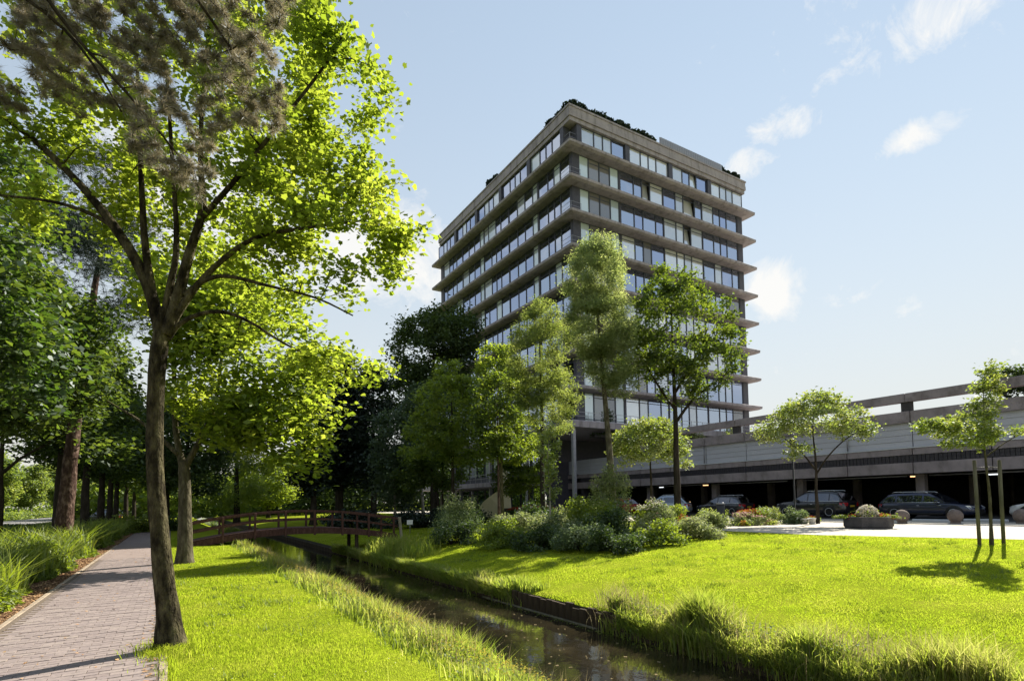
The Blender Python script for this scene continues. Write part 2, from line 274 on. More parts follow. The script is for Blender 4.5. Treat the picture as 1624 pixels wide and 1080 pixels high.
# ------------------------------------------------------------------ object helpers
def tag(o, label=None, cat=None, group=None, kind=None):
    if label: o['label'] = label
    if cat: o['category'] = cat
    if group: o['group'] = group
    if kind: o['kind'] = kind
    return o
def thing(name, label, cat, loc=(0, 0, 0), rz=0.0, group=None):
    o = bpy.data.objects.new(name, None); COL.objects.link(o); o.location = loc; o.rotation_euler = (0, 0, rz); o.empty_display_size = .3
    return tag(o, label, cat, group)
def link(name, me, parent=None):
    o = bpy.data.objects.new(name, me); COL.objects.link(o)
    if parent is not None: o.parent = parent
    return o
def npmesh(name, V, sizes, idx, mat, smooth=False):
    """V (n,3); sizes: vertices per face (int or array); idx: flat loop indices"""
    me = bpy.data.meshes.new(name); V = np.asarray(V, np.float32); idx = np.asarray(idx, np.int32).ravel()
    nf = len(idx) // sizes if isinstance(sizes, int) else len(sizes)
    starts = np.arange(nf, dtype=np.int32) * sizes if isinstance(sizes, int) else np.concatenate([[0], np.cumsum(sizes)[:-1]]).astype(np.int32)
    me.vertices.add(len(V)); me.vertices.foreach_set('co', V.ravel())
    me.loops.add(len(idx)); me.loops.foreach_set('vertex_index', idx)
    me.polygons.add(nf); me.polygons.foreach_set('loop_start', starts)
    if smooth: me.polygons.foreach_set('use_smooth', np.ones(nf, bool))
    me.update(calc_edges=True); me.materials.append(mat); return me
class MB:
    def __init__(s): s.v = []; s.f = []; s.sm = []
    def add(s, V, F, smooth=False):
        b = len(s.v); s.v += [tuple(p) for p in V]; s.f += [tuple(i + b for i in f) for f in F]; s.sm += [smooth] * len(F); return s
    def box(s, x0, x1, y0, y1, z0, z1):
        return s.add([(x0, y0, z0), (x1, y0, z0), (x1, y1, z0), (x0, y1, z0), (x0, y0, z1), (x1, y0, z1), (x1, y1, z1), (x0, y1, z1)],
                     [(0, 3, 2, 1), (4, 5, 6, 7), (0, 1, 5, 4), (1, 2, 6, 5), (2, 3, 7, 6), (3, 0, 4, 7)])
    def bbox(s, x0, x1, y0, y1, z0, z1, b):
        """box with bevelled vertical and top edges"""
        r = [(x0 + b, y0), (x1 - b, y0), (x1, y0 + b), (x1, y1 - b), (x1 - b, y1), (x0 + b, y1), (x0, y1 - b), (x0, y0 + b)]
        cx, cy = (x0 + x1) / 2, (y0 + y1) / 2
        def ins(d): return [(min(max(x, x0 + d), x1 - d), min(max(y, y0 + d), y1 - d)) for x, y in r]
        V = [(x, y, z0) for x, y in r] + [(x, y, z1 - b) for x, y in r] + [(x, y, z1) for x, y in ins(b)]
        F = [tuple(range(7, -1, -1)), tuple(range(16, 24))]
        for k in (0, 8):
            for i in range(8): j = (i + 1) % 8; F.append((k + i, k + j, k + 8 + j, k + 8 + i))
        return s.add(V, F)
    def prism(s, poly, z0, z1):
        n = len(poly); V = [(x, y, z0) for x, y in poly] + [(x, y, z1) for x, y in poly]
        return s.add(V, [tuple(range(n - 1, -1, -1)), tuple(range(n, 2 * n))] + [(i, (i + 1) % n, n + (i + 1) % n, n + i) for i in range(n)])
    def tube(s, P, Rr, n=8, cap=True, wob=0.0, seed=0):
        P = [Vector(p) for p in P]; rg = random.Random(seed); V = []; F = []
        up = Vector((0, 0, 1)); prevu = None
        for i, p in enumerate(P):
            t = (P[min(i + 1, len(P) - 1)] - P[max(i - 1, 0)]).normalized()
            if prevu is None:
                a = Vector((1, 0, 0)) if abs(t.x) < .8 else Vector((0, 1, 0)); u = (a - t * a.dot(t)).normalized()
            else: u = (prevu - t * prevu.dot(t)).normalized()
            prevu = u; w = t.cross(u)
            for k in range(n):
                an = 2 * math.pi * k / n; rr = Rr[i] * (1 + wob * rg.uniform(-1, 1)); V.append(p + (u * math.cos(an) + w * math.sin(an)) * rr)
        for i in range(len(P) - 1):
            for k in range(n): j = (k + 1) % n; F.append((i * n + k, i * n + j, (i + 1) * n + j, (i + 1) * n + k))
        if cap: F.append(tuple(range(n - 1, -1, -1))); F.append(tuple(range((len(P) - 1) * n, len(P) * n)))
        return s.add(V, F, True)
    def cyl(s, x, y, z0, z1, r, n=16, r1=None): return s.tube([(x, y, z0), (x, y, z1)], [r, r if r1 is None else r1], n)
    def lathe(s, prof, n=20, axis='z', o=(0, 0, 0)):
        V = []; F = []
        for (r, h) in prof:
            for k in range(n):
                a = 2 * math.pi * k / n; c, q = r * math.cos(a), r * math.sin(a)
                V.append((o[0] + c, o[1] + q, o[2] + h) if axis == 'z' else (o[0] + h, o[1] + c, o[2] + q))
        for i in range(len(prof) - 1):
            for k in range(n): j = (k + 1) % n; F.append((i * n + k, i * n + j, (i + 1) * n + j, (i + 1) * n + k))
        F.append(tuple(range(n - 1, -1, -1))); F.append(tuple(range((len(prof) - 1) * n, len(prof) * n)))
        return s.add(V, F, True)
    def mesh(s, name, mat):
        me = bpy.data.meshes.new(name); me.from_pydata([tuple(v) for v in s.v], [], s.f)
        me.polygons.foreach_set('use_smooth', s.sm); me.materials.append(mat); me.update(); return me
    def build(s, name, mat, parent=None, loc=None, auto=False):
        o = link(name, s.mesh(name, mat), parent)
        if loc: o.location = loc
        return o
def sharp(o, ang=35):
    me = o.data; me.set_sharp_from_angle(angle=R_(ang)); return o

# ---- loose leaves as one numpy mesh
QUAD = np.array([(0, -.5, 0), (.34, -.05, .08), (0, .5, -.02), (-.34, -.05, .08)])
LONG = np.array([(0, -.5, 0), (.13, 0, .06), (0, .5, -.06), (-.13, 0, .06)])
_a = [(0, -.42), (.30, -.34), (.30, -.08), (.50, .10), (.26, .24), (0, .55), (-.26, .24), (-.50, .10), (-.30, -.08), (-.30, -.34)]
MAPLE = np.array([(x, y, -.45 * abs(x) - .2 * y * y) for x, y in _a])
def leafcloud(name, P, size, mat, shape=QUAD, up=0.5, rg=None, droop=0.0, svar=0.35):
    rg = rg or np.random.default_rng(1); n = len(P); k = len(shape)
    N = rg.normal(size=(n, 3)); N[:, 2] = np.abs(N[:, 2]) * (1 + up) + up; N /= np.linalg.norm(N, axis=1)[:, None]
    A = rg.normal(size=(n, 3)); A[:, 2] -= droop; A -= N * np.sum(A * N, 1)[:, None]; A /= np.linalg.norm(A, axis=1)[:, None] + 1e-9
    B = np.cross(A, N); sz = (np.asarray(size) * (1 + svar * rg.uniform(-1, 1, n)))[:, None, None]
    V = P[:, None, :] + sz * (shape[None, :, 0:1] * B[:, None, :] + shape[None, :, 1:2] * A[:, None, :] + shape[None, :, 2:3] * N[:, None, :])
    return npmesh(name, V.reshape(-1, 3), k, np.arange(n * k), mat)

def env_points(env, n, rg, shell=0.5):
    w = np.array([e[3] * e[4] * e[5] for e in env]) ** .8; w /= w.sum(); out = []
    for i, c in enumerate(rg.multinomial(n, w)):
        e = env[i]; d = rg.normal(size=(c, 3)); d /= np.linalg.norm(d, axis=1)[:, None]
        r = rg.uniform(0, 1, c) ** (1 / 3.) * (1 - shell) + shell * rg.uniform(.82, 1.0, c)
        out.append(np.array(e[:3]) + d * r[:, None] * np.array(e[3:6]))
    return np.concatenate(out)
def resample(pts, rad, step=.25):
    P = []; Q = []
    pts = np.array(pts, float)
    for i in range(len(pts) - 1):
        k = max(1, int(np.linalg.norm(pts[i + 1] - pts[i]) / step))
        for j in range(k): P.append(pts[i] + (pts[i + 1] - pts[i]) * j / k); Q.append(rad[i] + (rad[i + 1] - rad[i]) * j / k)
    P.append(pts[-1]); Q.append(rad[-1]); return np.array(P), np.array(Q)
def smooth_line(pts, rad, it=2):
    P = np.array(pts, float); Q = np.array(rad, float)
    for _ in range(it):
        A = P[:-1] * .75 + P[1:] * .25; B = P[:-1] * .25 + P[1:] * .75; C = np.empty((2 * len(A), 3)); C[0::2] = A; C[1::2] = B
        P = np.vstack([P[:1], C, P[-1:]])
        a = Q[:-1] * .75 + Q[1:] * .25; b = Q[:-1] * .25 + Q[1:] * .75; c = np.empty(2 * len(a)); c[0::2] = a; c[1::2] = b
        Q = np.concatenate([Q[:1], c, Q[-1:]])
    return P, Q
def tree(name, label, cat, base, trunk, tr, limbs, env, natt, nleaf, lsize, leaf, bark, seed=1, shape=QUAD, clump=.22, up=.5, droop=0.,
         shell=.5, group=None, rtip=.006, rmax=.05, sides=10, zmin_attach=0.0, sag=0.0, spread=.65, crown_fn=None, crown_name='crown', flare=1.35, twigsides=4):
    """trunk: points relative to base, limbs: list of (points, radii); env: ellipsoids (cx,cy,cz,rx,ry,rz) relative to base"""
    rg = np.random.default_rng(seed); root = thing(name, label, cat, base, 0, group)
    tp, tq = smooth_line(trunk, tr, 2)
    mb = MB(); tq2 = tq.copy()
    h = tp[:, 2]; tq2 = tq2 * (1 + (flare - 1) * np.exp(-np.maximum(h, 0) / .18))
    mb.tube(tp, tq2, sides, wob=.06, seed=seed); mb.build('trunk', bark, root)
    nodes = [resample(tp, tq)[0]]; rads = [resample(tp, tq)[1]]
    dirs = []
    for (lp, lr) in limbs:
        a, b = smooth_line(lp, lr, 2); m2 = MB(); m2.tube(a, b, 7, wob=.05, seed=seed + 3); m2.build('limb', bark, root)
        p, r = resample(a, b); nodes.append(p); rads.append(r)
    N = np.concatenate(nodes); Rr = np.concatenate(rads)
    keep = N[:, 2] > zmin_attach; N = N[keep]; Rr = Rr[keep]
    A = env_points(env, natt, rg, shell)
    d0 = np.min(np.linalg.norm(A[:, None] - N[None], axis=2), axis=1); A = A[np.argsort(d0)]
    cap = len(N) + natt * 9; NN = np.zeros((cap, 3)); NR = np.zeros(cap); NN[:len(N)] = N; NR[:len(N)] = Rr; cnt = len(N)
    tw = MB(); lp_ = []
    for a in A:
        dv = a - NN[:cnt]; ds = np.linalg.norm(dv, axis=1); cost = ds * (1 + .7 * np.maximum(0, -dv[:, 2] / (ds + 1e-6))) + .12 * (NR[:cnt] < .012)
        j = int(np.argmin(cost)); p0 = NN[j]; d = ds[j]; k = int(min(7, max(2, d / .3)))
        mid = (p0 + a) / 2 + rg.normal(size=3) * d * .07 + np.array([0, 0, .10 * d])
        t = np.linspace(0, 1, k + 1)[:, None]; path = (1 - t) ** 2 * p0 + 2 * t * (1 - t) * mid + t ** 2 * a
        path[:, 2] -= sag * t[:, 0] ** 2 * d
        path[1:-1] += rg.normal(size=(k - 1, 3)) * .02 * min(d, 1.5)
        r0 = min(NR[j] * .62, rmax, rtip * 1.3 + .016 * d); rr = np.linspace(r0, rtip * .6, k + 1)
        tw.tube(path, rr, twigsides, cap=False)
        m = len(path) - 1; NN[cnt:cnt + m] = path[1:]; NR[cnt:cnt + m] = rr[1:]; cnt += m
        q = rg.uniform(1 - spread, 1.0, nleaf); i0 = np.clip((q * k).astype(int), 0, k - 1); f = (q * k - i0)[:, None]
        L = path[i0] * (1 - f) + path[i0 + 1] * f + rg.normal(size=(nleaf, 3)) * clump * np.array([1, 1, .7])
        lp_.append(L)
    if tw.v: tw.build('branches', bark, root)['kind'] = 'stuff'
    L = np.concatenate(lp_)
    if crown_fn: crown_fn(L, root, rg)
    else:
        me = leafcloud(crown_name, L, lsize, leaf, shape, up, rg, droop); link(crown_name, me, root)
    return root

def gz(x, y):
    """height of the right hand bank and lawn"""
    x = np.asarray(x, float); y = np.asarray(y, float)
    z = np.interp(x, [-3000, 2.1, 2.6, 3.2, 3.9, 4.45, 4.6, 7.30, 7.34, 11, 19.5, 3000], [0, 0, -.10, -.38, -.68, -.88, -1.5, -1.5, -.56, -.14, .3, .3])
    f = np.clip((y - 60) / 20, 0, 1)
    lump = .03 * np.sin(x * .9 + y * .35) * np.sin(y * .6 - x * .2) + .015 * np.sin(x * 2.3) * np.cos(y * 1.9)
    lump = lump * ((x > 8.2) & (x < 18.8)) * np.clip((x - 8.2) / 1.5, 0, 1) * np.clip((18.8 - x) / 1.5, 0, 1)
    return z + lump

# ------------------------------------------------------------------ ground, canal, path
def grid(name, xs, ys, zf, mats, matf=None, kind='structure', smooth=True):
    X, Y = np.meshgrid(xs, ys); Z = zf(X, Y); V = np.stack([X, Y, Z], -1).reshape(-1, 3); nx, ny = len(xs), len(ys)
    i = np.arange(nx - 1)[None, :] + np.arange(ny - 1)[:, None] * nx
    F = np.stack([i, i + 1, i + 1 + nx, i + nx], -1).reshape(-1, 4)
    me = npmesh(name, V, 4, F, mats[0], smooth)
    for m in mats[1:]: me.materials.append(m)
    if matf is not None:
        cx = V[F].mean(1); me.polygons.foreach_set('material_index', matf(cx).astype(np.int32))
    return tag(link(name, me), kind=kind)
xs = np.unique(np.concatenate([[-3000, -800, -300, -120, -60], np.arange(-40, -4, 4), np.arange(-4, 2, .4), [2.1, 2.35, 2.6, 2.9, 3.2, 3.55, 3.9, 4.2, 4.45, 4.6, 5.5, 6.4, 7.30, 7.34], np.arange(7.7, 20.5, .4), np.arange(22, 100, 6), [150, 300, 800, 3000]]))
ys = np.unique(np.concatenate([[-500, -120, -40, -16], np.arange(-8, 40, .4), np.arange(40, 100, 3), [130, 200, 400, 900, 3000]]))
gm = grid('ground', xs, ys, gz, [M['lawn'], M['bank']], lambda c: ((c[:, 0] > 4.2) & (c[:, 0] < 7.34)).astype(int))
wm = MB(); wm.add([(4.2, -490, -.9), (7.6, -490, -.9), (7.6, 800, -.9), (4.2, 800, -.9)], [(0, 1, 2, 3)]); tag(wm.build('canal_water', M['water']), kind='structure')
def sheet(name, poly, z, mat):
    m = MB(); m.add([(x, y, z) for x, y in poly], [tuple(range(len(poly)))]); return tag(m.build(name, mat), kind='structure')
sheet('woodland_floor', [(-300, -60), (-2.75, -60), (-2.75, 300), (-300, 300)], .004, M['wfloor'])
verge = sheet('leaf_litter_verge', [(-3.3, -30), (-2.02, -30), (-2.02, 46), (-3.3, 46)], .008, M['soil'])
sheet('road', [(-20.5, -300), (-13.5, -300), (-13.5, 500), (-20.5, 500)], .010, M['road'])
sheet('plaza', [(19.3, 17.5), (19.4, 11), (21.2, 6), (24, -3), (60, -40), (160, -40), (160, 110), (26, 110), (26, 30), (22.5, 20)], .305, M['plaza'])
# path of laid bricks between kerb stones
path = sheet('path', [(-2.02, -30), (-.02, -30), (-.02, 46), (-2.02, 46)], .0195, M['joint']); path['label'] = 'brick footpath running under the trees on the left'
rg = random.Random(5)
def brickpos(y0, y1):
    out = []; k = int(round(y0 / .106))
    while k * .106 < y1:
        off = .104 * (k % 2)
        for i in range(10):
            x = -1.90 + off + i * .2; 
            if x + .19 > -.12 + .06: continue
            out.append((x, k * .106))
        k += 1
    return out
bm_ = MB(); bm_.add([(0, 0, -.03), (.197, 0, -.03), (.197, .103, -.03), (0, .103, -.03), (.0025, .0025, 0), (.1945, .0025, 0), (.1945, .1005, 0), (.0025, .1005, 0)],
                    [(4, 5, 6, 7), (0, 1, 5, 4), (1, 2, 6, 5), (2, 3, 7, 6), (3, 0, 4, 7)])
bme = bm_.mesh('brick', M['brick'])
bp_ = brickpos(6.0, 9.6)
for i, (x, y) in enumerate(bp_[:300]):
    o = link('brick', bme, path); o.location = (x, y, .024 + rg.uniform(-.003, .003)); o.rotation_euler = (rg.uniform(-.012, .012), rg.uniform(-.010, .010), rg.uniform(-.008, .008))
rest = bp_[300:] + brickpos(9.6, 22.0) + brickpos(3.5, 6.0)
rb = MB()
for (x, y) in rest:
    z = .024 + rg.uniform(-.003, .003); t = rg.uniform(-.001, .001)
    rb.add([(x + a, y + b, z + c + t * a * 5) for a, b, c in bm_.v], bm_.f)
tag(rb.build('brick_paving', M['brick'], path), kind='stuff')
sheet('far_path', [(-2.0, 22.0), (-.04, 22.0), (-.04, 45), (-2.0, 45)], .022, M['pathfar'])
for side, x0 in (('left', -2.06), ('right', -.09)):
    kb = MB(); y = 3.5
    while y < 30:
        L = .30 if side == 'left' else .2; z = .028 + rg.uniform(-.005, .004); kb.bbox(x0 + rg.uniform(-.004, .004), x0 + .075, y, y + L - .008, -.05, z, .006); y += L
    tag(kb.build('kerb_stones', M['kerb'], path), kind='stuff')

# ---- grass
CY_, SY_ = math.cos(R_(31.4)), math.sin(R_(31.4))
def depth(P): return P[:, 0] * SY_ + P[:, 1] * CY_
def lateral(P): return P[:, 0] * CY_ - P[:, 1] * SY_
def inview(P, m=1.15):
    d = depth(P); return (d > 2.5) & (np.abs(lateral(P)) < d * .92 * m + 1.0)
def blades(name, P, h, w, mat, rgn, lean=.35, parent=None, curve=False):
    n = len(P); a = rgn.uniform(0, 2 * np.pi, n); h = h * rgn.uniform(.55, 1.25, n); d = np.stack([np.cos(a), np.sin(a), np.zeros(n)], 1)
    la = rgn.uniform(0, 2 * np.pi, n); ln = np.stack([np.cos(la), np.sin(la), np.zeros(n)], 1) * (rgn.uniform(0, 1, n) * lean * h)[:, None]
    if curve:
        v = [P - d * w[:, None] / 2, P + d * w[:, None] / 2, P + ln * .35 + d * w[:, None] * .4 + np.array([0, 0, 1]) * (h * .6)[:, None], P + ln * 1.3 + np.array([0, 0, 1]) * (h * .97)[:, None], P + ln * .35 - d * w[:, None] * .4 + np.array([0, 0, 1]) * (h * .6)[:, None]]
        V = np.stack(v, 1); i = np.arange(n)[:, None] * 5
        idx = np.concatenate([i + np.array([[0, 1, 2, 4]]), i + np.array([[4, 2, 3]])], 1); return link(name, npmesh(name, V.reshape(-1, 3), np.tile([4, 3], n), idx, mat), parent)
    else:
        V = np.stack([P - d * w[:, None] / 2, P + d * w[:, None] / 2, P + ln + np.array([0, 0, 1]) * h[:, None]], 1); k = 3
    return link(name, npmesh(name, V.reshape(-1, 3), k, np.arange(n * k), mat), parent)
G = np.random.default_rng(11)
def scatter(x0, x1, y0, y1, dens):
    n = int((x1 - x0) * (y1 - y0) * dens); P = np.stack([G.uniform(x0, x1, n), G.uniform(y0, y1, n), np.zeros(n)], 1); return P
def lawn_pts(x0, x1, bands):
    out = []
    for (y0, y1, dens) in bands:
        P = scatter(x0, x1, y0, y1, dens); out.append(P)
    return np.concatenate(out)
def thin(P, dens_ref, near=6.0):
    """keep fewer blades further away"""
    d = depth(P); keep = G.uniform(0, 1, len(P)) < np.clip((near / d) ** 1.35, 0, 1); return P[keep & inview(P, 1.45)]
PL = thin(scatter(-.05, 3.0, 4.0, 34, 3600), 0, 6.0)
e = G.uniform(0, 1, len(PL)); PL = PL[(PL[:, 0] > .03 + .10 * np.sin(PL[:, 1] * 3) * np.sin(PL[:, 1] * 7.3) * (e < .5)) | (e < .05)]
PR = thin(scatter(7.35, 26, -3.0, 36, 2500), 0, 7.5)
PR = PR[(PR[:, 0] < 19.35 + np.clip((11 - PR[:, 1]) * .34, 0, 4.6)) | (PR[:, 1] > 17.5) & (PR[:, 0] < 20)]
for nm, P in (('lawn_grass', PL), ('lawn_grass', PR)):
    P[:, 2] = gz(P[:, 0], P[:, 1]) - .004; d = depth(P)
    o = blades(nm, P, np.full(len(P), .029) + .010 * np.sin(P[:, 0] * 2.1 + np.sin(P[:, 1] * 1.7)) , .0035 + .0010 * d, M['blade'], G, .8); tag(o, 'short mown grass on the canal lawns', 'grass', kind='stuff')
print('blades', len(PL), len(PR))
# longer tufts of grass round the big trunk and along the path edge
P = np.concatenate([np.stack([.02 + G.normal(0, .16, 1600), 7.55 + G.normal(0, .22, 1600), np.zeros(1600)], 1), np.stack([G.normal(.02, .05, 1500), G.uniform(5.5, 16, 1500), np.zeros(1500)], 1)])
tag(blades('long_grass', P, np.full(len(P), .11), np.full(len(P), .008), M['blade'], G, .8, curve=True), 'longer uncut grass along the brick path edge and trunk foot', 'grass', kind='stuff')
# bank vegetation: tall weeds left, reeds right
def bankveg(name, label, x, sx, y0, y1, n, h, mat, wmul=1.0, mod=None, clumpy=.5):
    y = G.uniform(y0, y1, n); 
    c = .5 + .5 * np.sin(y * 2.3 + 1.3 * np.sin(y * .9)) ; keep = G.uniform(0, 1, n) < (1 - clumpy) + clumpy * c; y = y[keep]; c = c[keep]
    # more of them close to the camera
    P = np.stack([x + G.normal(0, sx, len(y)), y, np.zeros(len(y))], 1); keep = inview(P, 1.3) & (G.uniform(0, 1, len(P)) < np.clip(9 / depth(P), 0, 1)); P = P[keep]; c = c[keep]
    P[:, 2] = np.maximum(gz(P[:, 0], P[:, 1]), -.92) - .01; hh = h * (.6 + .6 * c); 
    if mod is not None: hh = hh * mod(P)
    return tag(blades(name, P, hh, (.006 + .0012 * depth(P)) * wmul, mat, G, .55, curve=True), label, 'plants', kind='stuff')
bankveg('bank_weeds', 'tall flowering weeds and grass on the left canal bank', 2.98, .28, 3.4, 32, 56000, .25, M['reed'], .85, lambda P: .45 + .9 * np.clip(np.sin(P[:, 1] * 2.2 + P[:, 0] * 3) * np.sin(P[:, 1] * .83) * .7 + .5, 0, 1), .6)
bankveg('seed_stalks', 'thin straw-coloured stalks in the left bank weeds', 3.05, .28, 3.6, 28, 4500, .38, M['straw'], .5, None, .5)
bankveg('bank_weeds', 'dark low nettles at the foot of the left bank weeds', 2.42, .10, 4.5, 30, 12000, .09, M['shrub_mid'], 1.2)
bankveg('bank_grass', 'low grass at the water edge of the left bank', 3.8, .26, 3.4, 32, 30000, .09, M['reed'])
bankveg('reeds', 'tall green reeds on the right canal bank', 7.52, .17, 2.0, 8.5, 12000, .34, M['reed'], 1.1, lambda P: (.35 + 1.1 * np.clip(np.sin(P[:, 1] * 3.1 + 1.2 * np.sin(P[:, 1] * 1.3)) * .5 + .5, 0, 1)) * np.where(P[:, 1] > 6.4, 1.25, 1.0), .75)
bankveg('seed_stalks', 'thin straw-coloured stalks in the right bank reeds', 7.55, .2, 2.0, 9, 1500, .50, M['straw'], .5, None, .3)
bankveg('reeds', 'reed clump beside the timber bank edge', 7.55, .14, 11.3, 15.0, 3500, .24, M['reed'], 1.2)
bankveg('reeds', 'low rough grass along the far right bank', 7.50, .12, 15.0, 26.0, 5000, .15, M['reed'], 1.2)
bankveg('pale_plants', 'tall yellowing plants on the right bank beside the bridge', 8.1, .45, 20.5, 25.0, 5200, .75, M['reed'], 1.0)
def flowerdots(name, label, x, sx, y0, y1, n, z0, z1, size, mat):
    P = np.stack([G.normal(x, sx, n), G.uniform(y0, y1, n), np.zeros(n)], 1); P = P[inview(P)]; P[:, 2] = np.maximum(gz(P[:, 0], P[:, 1]), -.9) + G.uniform(z0, z1, len(P))
    tag(link(name, leafcloud(name, P, size, mat, QUAD, .4, G)), label, 'flowers', kind='stuff')
flowerdots('weed_leaves', 'small leaves among the left bank weeds', 2.98, .26, 3.8, 30, 22000, .0, .22, .030, M['shrub_mid'])
flowerdots('yellow_flowers', 'small yellow flowers in the left bank weeds', 2.95, .28, 3.8, 26, 6500, .12, .32, .024, M['yflower'])
flowerdots('seed_heads', 'pale seed heads in the left bank weeds', 3.1, .22, 8, 22, 1600, .18, .34, .022, M['shrub_pale'])
flowerdots('reed_leaves', 'broad leaves among the right bank reeds', 7.5, .16, 3, 8.4, 3000, .05, .3, .035, M['shrub_mid'])
# fallen leaves on litter and path
n = 9000; P = np.stack([-2.05 - np.abs(G.normal(0, .38, n)), G.uniform(5, 45, n), np.full(n, .022)], 1); P[:1200, 0] = G.uniform(-2.0, -.05, 1200); P[:1200, 2] = .030
P[400:1200, 0] = -.12 + np.abs(G.normal(0, .07, 800)) * -1
tag(link('fallen_leaves', leafcloud('fallen_leaves', P, .045, surf('dry_leaf', [(.18, .09, .05), (.36, .22, .12), (.5, .38, .22)], 40, .9, spec=0), QUAD, 3.0, G)), 'dry fallen leaves along the path edge', 'leaves', kind='stuff')
# things afloat: duckweed along the edges and a few leaves
n = 2600; e_ = G.uniform(0, 1, n) < .5; P = np.stack([np.where(e_, 4.55 + np.abs(G.normal(0, .14, n)), 7.2 - np.abs(G.normal(0, .12, n))), G.uniform(4, 30, n), np.full(n, -.893)], 1); P = P[(np.sin(P[:, 1] * 1.9) + np.sin(P[:, 1] * .7 + 1)) > -.2]
def flat(name, P, size, mat):
    a = G.uniform(0, 6.28, len(P)); q = np.array([(1, 0), (.3, .8), (-.9, .3), (-.4, -.8)]); sz = size * G.uniform(.5, 1.3, len(P))
    V = np.stack([np.stack([P[:, 0] + sz * (x * np.cos(a) - y * np.sin(a)), P[:, 1] + sz * (x * np.sin(a) + y * np.cos(a)), P[:, 2]], 1) for x, y in q], 1)
    return link(name, npmesh(name, V.reshape(-1, 3), 4, np.arange(len(P) * 4), mat))
tag(flat('duckweed', P, .022, M['shrub_mid']), 'duckweed collected along the canal edges', 'duckweed', kind='stuff')
P = np.stack([G.uniform(4.6, 7.2, 260), G.uniform(4, 26, 260), np.full(260, -.892)], 1); tag(flat('floating_leaves', P, .030, M['straw']), 'dry leaves floating on the canal', 'leaves', kind='stuff')
# timber edge of the bank (open for 3 m, overgrown elsewhere)
rv = thing('bank_edging', 'dark timber boards holding up the right canal bank, with a pale board at the waterline', 'edging', (7.28, 10, -.9))
def board(parent, name, bx, mat):
    m = MB(); m.bbox(*bx, .008); return m.build(name, mat, parent)
y = -1.9
bmesh_ = [None] * 3
for k in range(3):
    m = MB(); m.bbox(-.03, .05, 0, .235, -.3, .32 + .02 * k, .008); bmesh_[k] = m.mesh('plank', M['revet'])
while y < 1.9:
    o = link('plank', bmesh_[rg.randrange(3)], rv); o.location = (rg.uniform(-.012, .012), y, rg.uniform(-.03, .02)); y += .242
board(rv, 'waterline_board', (-.11, -.03, -1.3, 3.4, -.1, .018), M['stake'])
# far revetment, low
rv2 = thing('bank_edging', 'low dark edging under the grass on the far right canal bank', 'edging', (7.28, 24, -.9)); m = MB(); m.box(-.03, .05, -12.1, 60, -.3, .22); m.build('edge_beam', M['revet'], rv2)
rv4 = thing('bank_edging', 'low dark beam under the reeds at the bottom right', 'edging', (7.28, 5, -.9)); m = MB(); m.box(-.03, .05, -12, 3.09, -.3, .14); m.build('edge_beam', M['revet'], rv4)
def faceveg(y0, y1, n, h, zt):
    P = np.stack([7.26 - G.uniform(0, .05, n), G.uniform(y0, y1, n), G.uniform(-.84, zt - .12, n)], 1); P = P[inview(P, 1.2)]
    tag(blades('reeds', P, h * G.uniform(.6, 1.3, len(P)), .006 + .0011 * depth(P), M['reed'], G, 1.1, curve=True), 'grass growing down the face of the right canal bank', 'plants', kind='stuff')
faceveg(1.5, 8.15, 4000, .20, -.42); faceveg(12.0, 30, 14000, .20, -.42)
# hedge-like undergrowth on the left of the path
def undergrowth(name, label, n, xr, yr, hf, size, mat, shape=LONG, up=.1):
    P = np.stack([G.uniform(*xr, n), G.uniform(*yr, n), np.zeros(n)], 1); P = P[inview(P, 1.3)]
    edge = np.clip((-2.45 + .22 * np.sin(P[:, 1] * 1.1) + .12 * np.sin(P[:, 1] * 2.7) - P[:, 0]) / .5, 0, 1)
    P[:, 2] = .03 + hf(P[:, 0], P[:, 1]) * edge ** .6 * G.uniform(0, 1, len(P)) ** .6; P = P[edge > 0]
    return tag(link(name, leafcloud(name, P, size, mat, shape, up, G)), label, 'undergrowth', kind='stuff')
hf = lambda x, y: .52 + .16 * np.sin(y * 1.9 + x) + .14 * np.sin(x * 3.1 - y * .8)
undergrowth('undergrowth', 'dense leafy undergrowth lining the left side of the path', 60000, (-4.6, -2.2), (7, 22), hf, .15, M['shrub_mid'])
undergrowth('undergrowth', 'taller undergrowth further along the left side of the path', 36000, (-5.5, -2.2), (22, 44), hf, .24, M['shrub_mid'])
undergrowth('undergrowth', 'low leafy ground cover under the left hand trees', 26000, (-12, -4.4), (12, 60), lambda x, y: .45 + .1 * np.sin(x + y), .26, M['shrub_dark'])

def ferns(n, xr, yr, h, w, label, mat='shrub_mid'):
    P = np.stack([G.uniform(*xr, n), G.uniform(*yr, n), np.zeros(n)], 1); P = P[inview(P, 1.3)]; e = -2.5 + .22 * np.sin(P[:, 1] * 1.1) + .12 * np.sin(P[:, 1] * 2.7); P = P[P[:, 0] < e]
    hh = h * (.6 + .5 * (np.sin(P[:, 1] * 2.3 + P[:, 0] * 1.9) * .5 + .5)); tag(blades('undergrowth', P, hh, w * (1 + .02 * depth(P)), M[mat], G, 1.0, curve=True), label, 'undergrowth', kind='stuff')
ferns(9000, (-4.8, -2.35), (7, 22), .85, .028, 'arching strap leaves standing out of the undergrowth by the path')
ferns(7000, (-5.5, -2.35), (22, 44), .95, .04, 'arching leaves in the far undergrowth by the path')
P = np.concatenate([scatter(.3, 2.3, 5, 20, 14), scatter(8, 19, 3, 20, 5)]); P = P[inview(P)]; P = P[np.sin(P[:, 0] * 1.7 + 2) * np.sin(P[:, 1] * 1.1) > -.1]; P[:, 2] = gz(P[:, 0], P[:, 1]) + .045
tag(link('daisies', leafcloud('daisies', P, .016, M['lilac'], QUAD, 2, G)), 'small white daisies in the mown lawns', 'flowers', kind='stuff')
